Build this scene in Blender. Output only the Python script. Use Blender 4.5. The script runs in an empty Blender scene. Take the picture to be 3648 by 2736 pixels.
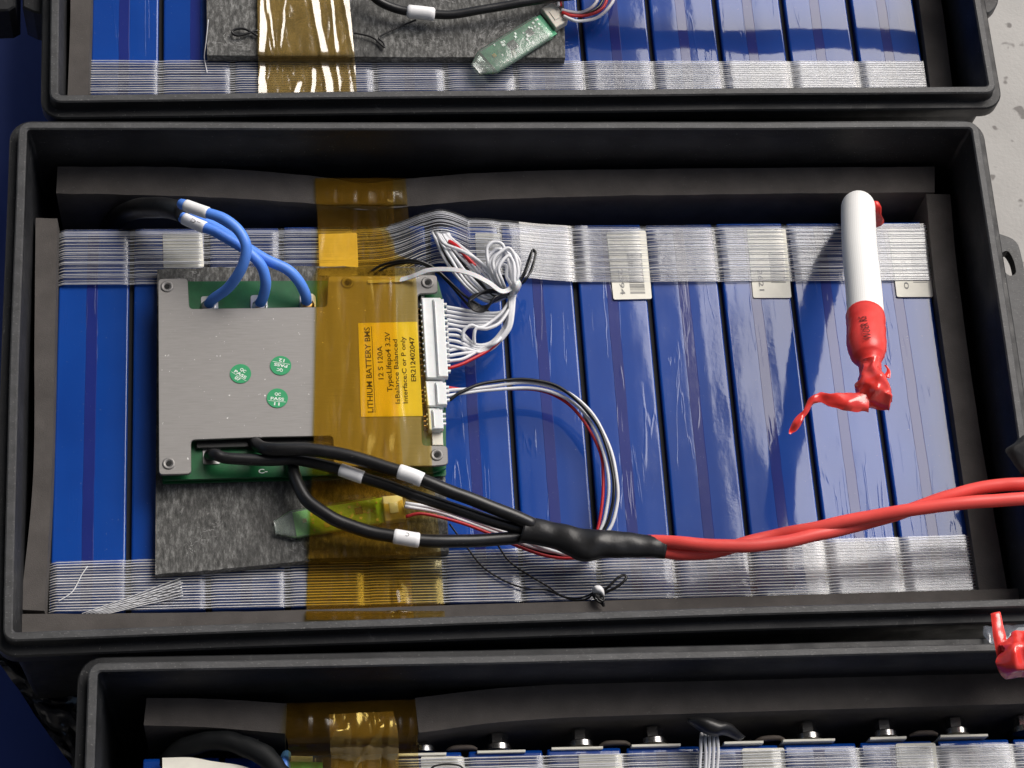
import bpy, math, random
import numpy as np
from mathutils import Vector, Matrix, noise
random.seed(7)
S = bpy.context.scene
COL = S.collection

# ---------------------------------------------------------------- camera, world, sun, exposure
CAMZ = 1.12
M = np.array([[0.99396402, -0.05969181, 0.09204576],
              [-0.01629167, -0.91002766, -0.41422729],
              [0.10849016, 0.41022744, -0.90550722]])      # rows: right, down, forward
FPX = 8000.0
cam = bpy.data.cameras.new("camera")
cam_o = bpy.data.objects.new("camera", cam)
COL.objects.link(cam_o)
rt, up, bk = Vector(M[0]), -Vector(M[1]), -Vector(M[2])
cam_o.matrix_world = Matrix(((rt.x, up.x, bk.x, 0), (rt.y, up.y, bk.y, 0), (rt.z, up.z, bk.z, CAMZ), (0, 0, 0, 1)))
cam.sensor_width = 36.0
cam.lens = FPX / 3648 * 36.0
cam.clip_start = 0.01
cam.clip_end = 200
S.camera = cam_o

SUN = Vector((0.49, 0.47, 0.735)).normalized()
w = bpy.data.worlds.new("World"); S.world = w; w.use_nodes = True
nt = w.node_tree
sky = nt.nodes.new("ShaderNodeTexSky"); sky.sky_type = 'NISHITA'; sky.sun_disc = False
sky.sun_elevation = math.asin(SUN.z); sky.sun_rotation = math.atan2(SUN.x, SUN.y)
sky.dust_density = 4.0; sky.ozone_density = 0.6; sky.air_density = 1.0
nt.links.new(sky.outputs[0], nt.nodes["Background"].inputs[0])
nt.nodes["Background"].inputs[1].default_value = 0.07
sl = bpy.data.lights.new("sun", 'SUN'); sl.energy = 2.0; sl.angle = math.radians(40); sl.color = (1.0, 0.97, 0.93)
so = bpy.data.objects.new("sun", sl); COL.objects.link(so)
so.rotation_euler = SUN.to_track_quat('Z', 'Y').to_euler()
S.view_settings.view_transform = 'Standard'; S.view_settings.look = 'None'
S.view_settings.exposure = 0.5; S.view_settings.gamma = 1.0

# ---------------------------------------------------------------- helpers
def W(x, y, z):
    """photograph pixel -> point of the place at height z"""
    d = M.T @ np.array([x - 1824.0, y - 1368.0, FPX])
    t = (z - CAMZ) / d[2]
    return Vector((d[0] * t, d[1] * t, z))

def PM(p):
    """pixels per metre at a point"""
    return FPX / float(M[2] @ np.array([p[0], p[1], p[2] - CAMZ]))

ORG = {}
def tag(o, label=None, cat=None, group=None, kind=None):
    if label: o['label'] = label
    if cat: o['category'] = cat
    if group: o['group'] = group
    if kind: o['kind'] = kind
    return o

def empty(name, loc, label=None, cat=None, group=None):
    o = bpy.data.objects.new(name, None); COL.objects.link(o)
    o.empty_display_size = 0.01
    o.location = loc; ORG[o.name] = Vector(loc)
    return tag(o, label, cat, group)

def mesh(name, vs, fs, m, parent=None, smooth=True, uvs=None, sharp=None):
    vs = [Vector(v) for v in vs]
    lo = Vector((min(v.x for v in vs), min(v.y for v in vs), min(v.z for v in vs)))
    hi = Vector((max(v.x for v in vs), max(v.y for v in vs), lo.z))
    c = (lo + hi) / 2
    me = bpy.data.meshes.new(name)
    me.from_pydata([v - c for v in vs], [], fs)
    if uvs:
        l = me.uv_layers.new(name="uv")
        for lp in me.loops: l.data[lp.index].uv = uvs[lp.vertex_index]
    if smooth:
        me.polygons.foreach_set("use_smooth", [True] * len(me.polygons))
        if sharp: me.set_sharp_from_angle(angle=math.radians(sharp))
    me.materials.append(m)
    o = bpy.data.objects.new(name, me); COL.objects.link(o)
    ORG[o.name] = c
    if parent:
        o.parent = parent; o.location = c - ORG[parent.name]
    else:
        o.location = c
    return o

def join(parts):
    V, F, U = [], [], []
    for p in parts:
        b = len(V); V += p[0]; F += [tuple(i + b for i in f) for f in p[1]]
        if len(p) > 2: U += p[2]
    return V, F, (U if U else None)

def catmull(P, n=8):
    P = [Vector(p) for p in P]
    Q = [P[0] * 2 - P[1]] + P + [P[-1] * 2 - P[-2]]
    out = []
    for i in range(1, len(Q) - 2):
        a, b, c, d = Q[i - 1:i + 3]
        for k in range(n):
            t = k / n
            out.append(0.5 * ((2 * b) + (c - a) * t + (2 * a - 5 * b + 4 * c - d) * t * t + (3 * b - a - 3 * c + d) * t ** 3))
    out.append(Q[-2].copy())
    return out

def tube_geo(path, r, sides=10, ends=True, wob=0, aspect=1.0):
    n = len(path)
    R = r if isinstance(r, (list, tuple)) else [r] * n
    V, F, U = [], [], []
    T = [(path[min(i + 1, n - 1)] - path[max(i - 1, 0)]).normalized() for i in range(n)]
    up0 = Vector((0, 0, 1))
    nrm = (up0 - T[0] * up0.dot(T[0]))
    if nrm.length < .05: nrm = Vector((0, 1, 0)) - T[0] * T[0].y
    nrm.normalize()
    L = 0
    for i in range(n):
        nrm = (nrm - T[i] * nrm.dot(T[i])).normalized()
        b = T[i].cross(nrm)
        if i: L += (path[i] - path[i - 1]).length
        for k in range(sides):
            a = 2 * math.pi * k / sides
            rr = R[i]
            if wob: rr *= 1 + wob * noise.noise(path[i] * 260 + Vector((math.cos(a), math.sin(a), 0)) * .9)
            V.append(path[i] + nrm * math.cos(a) * rr + b * math.sin(a) * rr * aspect)
            U.append((L, k / sides))
    for i in range(n - 1):
        for k in range(sides):
            k2 = (k + 1) % sides
            F.append((i * sides + k, i * sides + k2, (i + 1) * sides + k2, (i + 1) * sides + k))
    if ends:
        for i, s in ((0, -1), (n - 1, 1)):
            b0 = len(V)
            for k in range(sides):
                v = V[i * sides + k]
                V.append(path[i] + (v - path[i]) * .7 + T[i] * s * R[i] * .25); U.append((L, k / sides))
            for k in range(sides):
                k2 = (k + 1) % sides
                f = (i * sides + k, i * sides + k2, b0 + k2, b0 + k)
                F.append(f if s > 0 else f[::-1])
            f = tuple(b0 + k for k in range(sides))
            F.append(f if s > 0 else f[::-1])
    return V, F, U

def px(pts):
    return [W(*p) for p in pts]

def cable(name, pts, rpx, m, parent=None, n=8, sides=12, wob=0.0):
    """round cable through pixel points (x, y, z); rpx = half width in pixels"""
    path = catmull(px(pts), n)
    sd_ = sum(p[0] for p in pts) * .013
    path = [p + Vector((noise.noise(p * 55 + Vector((sd_, 0, 0))), noise.noise(p * 55 + Vector((0, sd_, 7))), .5 * noise.noise(p * 55 + Vector((3, 0, sd_))))) * .0006 for p in path]
    mid = path[len(path) // 2]
    r = rpx / PM(mid)
    V, F, U = tube_geo(path, r, sides, True, wob)
    o = mesh(name, V, F, m, parent, uvs=U)
    return o, path, r

def collar(name, path, r, at, halfpx, m, parent, k=1.14):
    """short tube slipped over a cable near pixel at=(x, y)"""
    def pr(p):
        v = M @ np.array([p.x, p.y, p.z - CAMZ]); return v[0] / v[2] * FPX + 1824, v[1] / v[2] * FPX + 1368
    best = min(range(len(path)), key=lambda i: (pr(path[i])[0] - at[0]) ** 2 + (pr(path[i])[1] - at[1]) ** 2)
    hl = halfpx / PM(path[best])
    a = b = best; s = 0
    while a > 0 and s < hl: s += (path[a] - path[a - 1]).length; a -= 1
    s = 0
    while b < len(path) - 1 and s < hl: s += (path[b] - path[b + 1]).length; b += 1
    V, F, U = tube_geo(path[a:b + 1], r * k, 16, True)
    o = mesh(name, V, F, m, parent, sharp=50)
    return o, path[best], (path[b] - path[a]).normalized(), r * k

def prism_geo(poly, z1, z0, ch=0.0):
    """poly: list of Vector2-like world points (CCW seen from above); ch: chamfer of the top edge"""
    n = len(poly)
    cx = sum(p[0] for p in poly) / n; cy = sum(p[1] for p in poly) / n
    V = [Vector((p[0], p[1], z0)) for p in poly] + [Vector((p[0], p[1], z1 - ch)) for p in poly]
    F = [tuple(range(n))[::-1]]
    for i in range(n):
        j = (i + 1) % n
        F.append((i, j, n + j, n + i))
    if ch:
        for i in range(n):
            a, b, c = Vector(poly[i - 1][:2]), Vector(poly[i][:2]), Vector(poly[(i + 1) % n][:2])
            e1 = (b - a).normalized(); e2 = (c - b).normalized()
            n1 = Vector((-e1.y, e1.x)); n2 = Vector((-e2.y, e2.x))
            q = (n1 + n2); q = q / max(q.length_squared, .2) * 2
            p = b + q * ch
            V.append(Vector((p.x, p.y, z1)))
        for i in range(n):
            j = (i + 1) % n
            F.append((n + i, n + j, 2 * n + j, 2 * n + i))
        F.append(tuple(range(2 * n, 3 * n)))
    else:
        F.append(tuple(range(n, 2 * n)))
    return V, F

def ccw(poly):
    a = sum(poly[i][0] * poly[(i + 1) % len(poly)][1] - poly[(i + 1) % len(poly)][0] * poly[i][1] for i in range(len(poly)))
    return poly if a > 0 else poly[::-1]

def rnd(poly, r, n=4):
    """round the corners of a polygon"""
    out = []
    for i in range(len(poly)):
        a, b, c = Vector(poly[i - 1][:2]), Vector(poly[i][:2]), Vector(poly[(i + 1) % len(poly)][:2])
        rr = min(r, (a - b).length * .45, (c - b).length * .45)
        p = b + (a - b).normalized() * rr; q = b + (c - b).normalized() * rr
        for k in range(n + 1):
            t = k / n
            out.append(p * (1 - t) ** 2 + b * 2 * t * (1 - t) + q * t * t)
    return out

def prism(name, pxpoly, z1, z0, m, parent=None, r=0, ch=0.0, smooth=False):
    poly = ccw([W(x, y, z1).to_2d() for x, y in pxpoly])
    if r: poly = rnd(poly, r)
    V, F = prism_geo(poly, z1, z0, ch)
    return mesh(name, V, F, m, parent, smooth=smooth or r > 0, sharp=35)

def rect_geo(c, u, hw, hh, z1, z0, ch=0):
    """box centred at c, long axis u (unit 2d)"""
    v = Vector((-u.y, u.x))
    P = [c + u * a * hw + v * b * hh for a, b in ((-1, -1), (1, -1), (1, 1), (-1, 1))]
    return prism_geo(P, z1, z0, ch)

def slab(name, A, B, zt, zb, m, parent=None, rows=6, amp=.0006, fr=60, seg=10, edge=0.0, zA=None):
    """soft sheet between two polylines of pixels on its top face (A far edge, B near edge)"""
    pa = catmull([W(x, y, zt) for x, y in A], seg); pb = catmull([W(x, y, zt) for x, y in B], seg)
    n = min(len(pa), len(pb)); 
    def rs(p):
        return [p[int(round(i * (len(p) - 1) / (n - 1)))] for i in range(n)]
    pa, pb = rs(pa), rs(pb)
    V, F = [], []
    for i in range(n):
        for j in range(rows + 1):
            t = j / rows
            p = pa[i].lerp(pb[i], t)
            e = edge * noise.noise(Vector((p.x * 300, 3.1 * t, 5))) if j in (0, rows) else 0
            p = p + Vector((0, e, amp * noise.noise(Vector((p.x * fr, p.y * fr, 1.7)))))
            V.append(p)
    R = rows + 1
    for i in range(n - 1):
        for j in range(rows):
            F.append((i * R + j, i * R + j + 1, (i + 1) * R + j + 1, (i + 1) * R + j))
    ring = [i * R for i in range(n)] + [(n - 1) * R + j for j in range(1, R)] + [i * R + rows for i in range(n - 2, -1, -1)] + [j for j in range(rows - 1, 0, -1)]
    b0 = len(V)
    for k in ring:
        V.append(Vector((V[k].x, V[k].y, zb)))
    L = len(ring)
    for k in range(L):
        F.append((ring[k], ring[(k + 1) % L], b0 + (k + 1) % L, b0 + k)[::-1])
    F.append(tuple(b0 + k for k in range(L)))
    # orient up
    return mesh(name, V, [f[::-1] for f in F] if False else F, m, parent, sharp=40)

def lens_geo(rows, th, cols=10, amp=0.001, fr=150, seed=0, seg=4, boxy=.5):
    """closed crumpled body; rows = [(xl, yl, xr, yr, z, thickness factor)]"""
    L = catmull([W(r[0], r[1], r[4]) for r in rows], seg); R = catmull([W(r[2], r[3], r[4]) for r in rows], seg)
    K = catmull([Vector((r[5], 0, 0)) for r in rows], seg)
    n = len(L); V, F = [], []
    C = cols + 1
    for sgn in (1, -1):
        for i in range(n):
            for j in range(C):
                s = 2 * j / cols - 1
                p = L[i].lerp(R[i], j / cols)
                prof = max(0, 1 - s * s) ** boxy
                nz = amp * noise.noise(Vector((p.x * fr, p.y * fr, seed + .3 * sgn)))
                sh = amp * .8 * Vector((noise.noise(p * fr + Vector((5, seed, 1))), noise.noise(p * fr + Vector((1, seed, 8))), 0))
                V.append(p + sh * (1 if j in (0, cols) else .5) + Vector((0, 0, sgn * th * K[i].x * prof + nz * (1 if j not in (0, cols) else 0))))
    N = n * C
    for i in range(n - 1):
        for j in range(cols):
            a, b, c, d = i * C + j, i * C + j + 1, (i + 1) * C + j + 1, (i + 1) * C + j
            F.append((a, d, c, b)); F.append((N + a, N + b, N + c, N + d))
        F.append((i * C, N + i * C, N + (i + 1) * C, (i + 1) * C))
        F.append((i * C + cols, (i + 1) * C + cols, N + (i + 1) * C + cols, N + i * C + cols))
    for i in (0, n - 1):
        for j in range(cols):
            f = (i * C + j, i * C + j + 1, N + i * C + j + 1, N + i * C + j)
            F.append(f if i == 0 else f[::-1])
    return V, F

def text(body, p0, p1, hpx, z, m, parent, name="printed_text", bold=0.0, drop=None):
    """flat print; baseline from pixel p0 to p1, cap height hpx"""
    a, b = W(p0[0], p0[1], z), W(p1[0], p1[1], z)
    cu = bpy.data.curves.new("tmp", 'FONT'); cu.body = body; cu.resolution_u = 3; cu.offset = bold
    o = bpy.data.objects.new("tmp", cu); COL.objects.link(o)
    dg = bpy.context.evaluated_depsgraph_get(); dg.update()
    me = bpy.data.meshes.new_from_object(o.evaluated_get(dg))
    vs = [v.co.copy() for v in me.vertices]; fs = [tuple(p.vertices) for p in me.polygons]
    bpy.data.objects.remove(o); bpy.data.meshes.remove(me); bpy.data.curves.remove(cu)
    x0 = min(v.x for v in vs); x1 = max(v.x for v in vs)
    u = (b - a); wd = u.length; u.normalize(); v_ = Vector((-u.y, u.x, 0))
    h = hpx / PM(a) / 0.70
    out = []
    for v in vs:
        q = a + u * (v.x - x0) / (x1 - x0) * wd + v_ * v.y * h
        if drop: q.z = drop(q)
        out.append(q)
    return mesh(name, out, fs, m, parent, smooth=False)

# ---------------------------------------------------------------- materials
def newmat(name):
    m = bpy.data.materials.new(name); m.use_nodes = True
    return m, m.node_tree, m.node_tree.nodes["Principled BSDF"]

def coords(t, scale=(1, 1, 1), uv=False, rand=False):
    tc = t.nodes.new("ShaderNodeTexCoord"); mp = t.nodes.new("ShaderNodeMapping")
    mp.inputs['Scale'].default_value = scale
    if rand:
        oi = t.nodes.new("ShaderNodeObjectInfo"); ml = t.nodes.new("ShaderNodeMath"); ml.operation = 'MULTIPLY'; ml.inputs[1].default_value = 9.0
        t.links.new(oi.outputs['Random'], ml.inputs[0]); cb = t.nodes.new("ShaderNodeCombineXYZ")
        for k in range(3): t.links.new(ml.outputs[0], cb.inputs[k])
        t.links.new(cb.outputs[0], mp.inputs['Location'])
    t.links.new(tc.outputs['UV' if uv else 'Object'], mp.inputs[0])
    return mp.outputs[0]

def nz(t, vec, scale, detail=4, rough=.6, dist=0):
    n = t.nodes.new("ShaderNodeTexNoise"); n.inputs['Scale'].default_value = scale
    n.inputs['Detail'].default_value = detail; n.inputs['Roughness'].default_value = rough
    n.inputs['Distortion'].default_value = dist
    t.links.new(vec, n.inputs['Vector']); return n.outputs['Fac']

def ramp(t, fac, stops):
    r = t.nodes.new("ShaderNodeValToRGB"); e = r.color_ramp.elements
    while len(e) < len(stops): e.new(.5)
    for k, (p, c) in enumerate(stops):
        e[k].position = p; e[k].color = (c[0], c[1], c[2], 1) if hasattr(c, '__len__') else (c, c, c, 1)
    t.links.new(fac, r.inputs[0]); return r.outputs[0]

def bump(t, fac, strength, dist, prev=None):
    b = t.nodes.new("ShaderNodeBump"); b.inputs['Strength'].default_value = strength; b.inputs['Distance'].default_value = dist
    t.links.new(fac, b.inputs['Height'])
    if prev is not None: t.links.new(prev, b.inputs['Normal'])
    return b.outputs[0]

def mixc(t, fac, a, b, mode='MIX'):
    m = t.nodes.new("ShaderNodeMix"); m.data_type = 'RGBA'; m.blend_type = mode
    for s, v in ((0, fac), (6, a), (7, b)):
        if hasattr(v, 'is_linked'): t.links.new(v, m.inputs[s])
        elif s == 0: m.inputs[0].default_value = v
        else: m.inputs[s].default_value = (*v, 1)
    return m.outputs[2]

def simple(name, col, rough=.5, metal=0, spec=.5, var=.15, vs=120, bs=400, bst=.15, bd=.0003, coat=0, cr=.1, scale=(1, 1, 1), speck=None, sss=0):
    m, t, p = newmat(name)
    v = coords(t, scale)
    n = nz(t, v, vs, 5)
    lo = tuple(c * (1 - var) for c in col); hi = tuple(min(1, c * (1 + var)) for c in col)
    c = ramp(t, n, [(.3, lo), (.7, hi)])
    if speck:
        s = ramp(t, nz(t, v, speck[0], 2, .5), [(speck[1], 0), (speck[1] + .05, 1)])
        c = mixc(t, s, c, speck[2])
    t.links.new(c, p.inputs['Base Color'])
    p.inputs['Roughness'].default_value = rough; p.inputs['Metallic'].default_value = metal
    p.inputs['Specular IOR Level'].default_value = spec
    p.inputs['Coat Weight'].default_value = coat; p.inputs['Coat Roughness'].default_value = cr
    if bst: t.links.new(bump(t, nz(t, v, bs, 3), bst, bd), p.inputs['Normal'])
    if sss: p.inputs['Subsurface Weight'].default_value = sss; p.inputs['Subsurface Scale'].default_value = .002
    return m

MT = {}
# black moulded plastic with grey scuffs and dust
def plastic():
    m, t, p = newmat("black_moulded_plastic")
    v = coords(t)
    base = ramp(t, nz(t, v, 40, 6), [(.3, (.009, .0095, .011)), (.7, (.018, .019, .021))])
    sc = ramp(t, nz(t, coords(t, (1, .25, 3)), 220, 6, .75, 1.5), [(.60, 0), (.72, 1)])
    msk = ramp(t, nz(t, v, 18, 3), [(.43, 0), (.56, 1)])
    f = t.nodes.new("ShaderNodeMath"); f.operation = 'MULTIPLY'; t.links.new(sc, f.inputs[0]); t.links.new(msk, f.inputs[1])
    c = mixc(t, f.outputs[0], base, (.10, .10, .10))
    sp = ramp(t, nz(t, v, 900, 2), [(.70, 0), (.74, 1)])
    c = mixc(t, sp, c, (.16, .16, .155))
    t.links.new(c, p.inputs['Base Color'])
    t.links.new(ramp(t, nz(t, v, 60, 4), [(.3, .38), (.7, .6)]), p.inputs['Roughness'])
    t.links.new(bump(t, nz(t, v, 700, 4), .25, .0003), p.inputs['Normal'])
    p.inputs['Specular IOR Level'].default_value = .3
    return m
MT['plastic'] = plastic()
MT['rim'] = simple("scuffed_skylit_rim", (.048, .049, .051), .55, var=.35, vs=150, bs=900, bst=.35, bd=.0004, speck=(1300, .64, (.13, .13, .128)), scale=(.5, 1, 1))  # paler than the walls: scuffs, and sky light put into the colour
MT['foam'] = simple("charcoal_foam", (.078, .071, .067), .9, spec=.25, var=.18, vs=60, bs=1400, bst=.5, bd=.0004, speck=(500, .69, (.10, .095, .09)))
MT['foam_side'] = simple("foam_pale_edge", (.24, .24, .23), .9, var=.4, vs=300)
MT['floor'] = simple("sunlit_concrete", (.44, .43, .41), .85, var=.12, vs=9, bs=300, bst=.3, bd=.001, speck=(75, .635, (.20, .19, .18)))
MT['navy'] = simple("navy_sheet", (.030, .070, .34), .55, var=.2, vs=5, bst=.1, bs=60, bd=.002)

def cell_mat(name, c0, c1):
    m, t, p = newmat(name)
    v = coords(t, rand=True)
    c = ramp(t, nz(t, v, 14, 3), [(.3, c0), (.7, c1)])
    dust = ramp(t, nz(t, v, 500, 4, .7), [(.66, 0), (.74, .5)])
    c = mixc(t, dust, c, (.16, .19, .30))
    t.links.new(c, p.inputs['Base Color'])
    p.inputs['Roughness'].default_value = .42
    p.inputs['Specular IOR Level'].default_value = .08
    p.inputs['Coat Weight'].default_value = 1; p.inputs['Coat IOR'].default_value = 1.42
    t.links.new(ramp(t, nz(t, v, 45, 4), [(.3, .025), (.75, .11)]), p.inputs['Coat Roughness'])
    b = bump(t, nz(t, coords(t, (1, .3, 1), rand=True), 60, 3), .10, .0006)
    b = bump(t, nz(t, v, 380, 3), .06, .0002, b)
    cz = ramp(t, nz(t, coords(t, (1, .06, 1), rand=True), 95, 3, .5, .6), [(.485, 0), (.5, 1), (.515, 0)])
    cm = ramp(t, nz(t, coords(t, (1, .5, 1), rand=True), 28, 2), [(.52, 0), (.62, 1)])
    f = t.nodes.new("ShaderNodeMath"); f.operation = 'MULTIPLY'; t.links.new(cz, f.inputs[0]); t.links.new(cm, f.inputs[1])
    b = bump(t, f.outputs[0], .16, .0003, b)
    t.links.new(b, p.inputs['Normal']); t.links.new(b, p.inputs['Coat Normal'])
    return m
MT['cell'] = cell_mat("blue_shrink_film", (.0012, .040, .25), (.0025, .054, .31))
MT['seam'] = cell_mat("blue_film_overlap", (.007, .017, .15), (.011, .024, .19))
MT['cellside'] = simple("blue_film_side", (.002, .015, .10), .4)

def clear_film(name, tint, white, alpha, rough=.12, stripes=False, cloud=None, ior=1.6, bs=.35):
    m, t, p = newmat(name)
    out = t.nodes["Material Output"]
    tr = t.nodes.new("ShaderNodeBsdfTransparent"); tr.inputs[0].default_value = (*tint, 1)
    p.inputs['Base Color'].default_value = (*white, 1)
    p.inputs['Roughness'].default_value = rough; p.inputs['Specular IOR Level'].default_value = .5
    v = coords(t)
    b = bump(t, nz(t, v, 90, 4, .6, .8), bs, .0008)
    t.links.new(b, p.inputs['Normal'])
    gl = t.nodes.new("ShaderNodeBsdfGlossy"); gl.inputs['Roughness'].default_value = rough; t.links.new(b, gl.inputs['Normal'])
    fr = t.nodes.new("ShaderNodeFresnel"); fr.inputs['IOR'].default_value = ior; t.links.new(b, fr.inputs['Normal'])
    mx = t.nodes.new("ShaderNodeMixShader")
    if cloud:
        a = ramp(t, nz(t, v, cloud[0], 5, .65, .5), [(.38, alpha), (.68, cloud[1])])
        t.links.new(a, mx.inputs[0])
    else: mx.inputs[0].default_value = alpha
    t.links.new(tr.outputs[0], mx.inputs[1]); t.links.new(p.outputs[0], mx.inputs[2])
    m2 = t.nodes.new("ShaderNodeMixShader")
    t.links.new(fr.outputs[0], m2.inputs[0]); t.links.new(mx.outputs[0], m2.inputs[1]); t.links.new(gl.outputs[0], m2.inputs[2])
    t.links.new(m2.outputs[0], out.inputs[0])
    return m
MT['tape'] = clear_film("clear_strapping_film", (.93, .94, .96), (.75, .76, .78), .03, .14, cloud=(30, .12), bs=.15)
MT['tape_dense'] = clear_film("clear_strapping_film_double", (.86, .87, .89), (.85, .84, .80), .06, .2, cloud=(24, .30), bs=.2)
MT['brownlink'] = simple('brown_insulated_link', (.10, .080, .066), .7)
MT['dullblack'] = simple('dull_black_sleeving', (.007, .008, .009), .62, spec=.2)
MT['strand'] = simple("glass_fibre_strand", (.80, .81, .84), .35, var=.12, bst=0, coat=.4)
MT['kapton'] = clear_film("amber_polyimide_film", (.99, .85, .50), (.75, .50, .14), .20, .10, cloud=(40, .34), ior=1.95)
MT['kapton_flat'] = clear_film("amber_film_pressed_flat", (1.0, .885, .50), (.75, .40, .04), .035, .12, cloud=(35, .07), ior=1.36, bs=.12)
MT['shrinkclear'] = clear_film("clear_heat_shrink", (.90, .96, .93), (.82, .92, .82), .14, .14, ior=1.7)
MT['baggy'] = clear_film("clear_bag_film", (.8, .84, .9), (.5, .55, .65), .25, .08)

def pad_mat():
    m, t, p = newmat("black_rubber_pad_dusty")
    v = coords(t)
    a = nz(t, coords(t, (1, .35, 1)), 480, 8, .8)
    b = nz(t, v, 30, 4)
    c = ramp(t, a, [(.34, (.022, .022, .022)), (.50, (.105, .105, .10)), (.68, (.34, .34, .33))])
    c = mixc(t, ramp(t, b, [(.35, .55), (.60, 0)]), c, (.045, .045, .044))
    cr = ramp(t, nz(t, coords(t, (.5, 1, 1)), 70, 5, .6, 2.5), [(.488, 0), (.498, .8), (.502, .8), (.512, 0)])
    ms = ramp(t, nz(t, v, 45, 2), [(.54, 0), (.64, 1)])
    f = t.nodes.new("ShaderNodeMath"); f.operation = 'MULTIPLY'; t.links.new(cr, f.inputs[0]); t.links.new(ms, f.inputs[1])
    c = mixc(t, f.outputs[0], c, (.42, .42, .41))
    t.links.new(c, p.inputs['Base Color'])
    p.inputs['Roughness'].default_value = .8; p.inputs['Specular IOR Level'].default_value = .3
    t.links.new(bump(t, a, .5, .0005), p.inputs['Normal'])
    return m
MT['pad'] = pad_mat()

def metal_plate():
    m, t, p = newmat("brushed_aluminium")
    v = coords(t, (1, 18, 1))
    a = nz(t, v, 90, 6, .7)
    b = nz(t, coords(t), 18, 3)
    c = ramp(t, a, [(.3, (.21, .202, .196)), (.7, (.30, .292, .284))])
    c = mixc(t, ramp(t, b, [(.3, .25), (.7, 0)]), c, (.30, .29, .28))
    s = ramp(t, nz(t, coords(t), 420, 3, .6), [(.70, 0), (.75, 1)])
    c = mixc(t, s, c, (.8, .8, .78))
    t.links.new(c, p.inputs['Base Color'])
    p.inputs['Metallic'].default_value = .75
    t.links.new(ramp(t, a, [(.3, .5), (.7, .66)]), p.inputs['Roughness'])
    t.links.new(bump(t, a, .12, .0003), p.inputs['Normal'])
    return m
MT['alu'] = metal_plate()
MT['silver'] = simple("bright_tinned_metal", (.7, .7, .69), .28, 1, var=.1)
MT['pcb'] = simple("green_solder_mask", (.004, .095, .028), .35, var=.2, vs=150, coat=.5, cr=.15)
MT['pcb_mod'] = simple("green_module_board", (.06, .42, .20), .4, var=.3, vs=260)
MT['pcb_brightened'] = simple('brightened_green_board', (.32, .98, .16), .4, var=.25, vs=260)  # module green brightened to make up for cable shade and film above
MT['chip'] = simple("black_chip_epoxy", (.012, .012, .012), .4)
MT['cream'] = simple("cream_nylon", (.72, .68, .58), .45, var=.08, sss=.1)
MT['white'] = simple("white_nylon", (.78, .80, .80), .38, var=.05, sss=.1)
MT['whitewire'] = simple("white_wire_insulation", (.76, .77, .80), .42, var=.05, bst=.05)
MT['sleevelabel'] = simple("white_marker_sleeve", (.90, .90, .91), .4, var=.04, bst=.05)
MT['redwire'] = simple("red_wire_insulation", (.55, .015, .02), .4)
MT['blackwire'] = simple("black_wire_insulation", (.008, .008, .009), .32)
MT['blackcable'] = simple("black_cable_rubber", (.010, .010, .011), .36, var=.4, bs=900, bst=.12, bd=.0002, speck=(900, .70, (.07, .07, .07)))
MT['bluecable'] = simple("blue_cable_silicone", (.10, .28, .88), .42, var=.1, vs=60, bs=700, bst=.08, bd=.0002, sss=.05)
MT['redcable'] = simple("red_cable_silicone", (.90, .095, .080), .40, var=.08, vs=40, bs=700, bst=.06, bd=.0002, sss=.05)
MT['shrinkblack'] = simple("black_heat_shrink", (.011, .011, .012), .40, var=.3, bs=160, bst=.25, bd=.001)
MT['shrinkred'] = simple("red_heat_shrink", (.78, .050, .042), .33, var=.1)
MT['redtape'] = simple("red_pvc_tape", (.84, .050, .040), .22, var=.12, vs=90, bs=160, bst=.3, bd=.001, coat=.6, cr=.08)
MT['zip'] = simple("natural_nylon_tie", (.70, .71, .72), .35, var=.06, sss=.3)
MT['labelwhite'] = simple("white_paper_label", (.86, .84, .74), .6, var=.05)
MT['labelyellow'] = simple("yellow_label_paper", (1.0, .86, .10), .5, var=.04)
MT['ink'] = simple("black_ink", (.012, .010, .008), .6, var=0, bst=0)
MT['ink_grey'] = simple("grey_print", (.20, .20, .20), .6, var=0, bst=0)
MT['stickergreen'] = simple("green_sticker_paper", (.01, .30, .11), .5, var=.05)
MT['inkwhite'] = simple("white_print", (.72, .80, .74), .6, var=0, bst=0)
MT['inkdark'] = simple("dark_red_print", (.10, .008, .008), .6, var=0, bst=0)
MT['bolt'] = simple("steel_bolt", (.55, .54, .52), .22, 1, var=.15)
MT['brass'] = simple("solder_copper", (.55, .36, .16), .35, 1, var=.3)
MT['amberplastic'] = simple("yellow_connector_nylon", (.85, .52, .04), .4)
MT['shadeblack'] = simple("shade_black", (.004, .004, .004), .8, bst=0)  # near-black standing in for shade in screw holes and cell gaps
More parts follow.
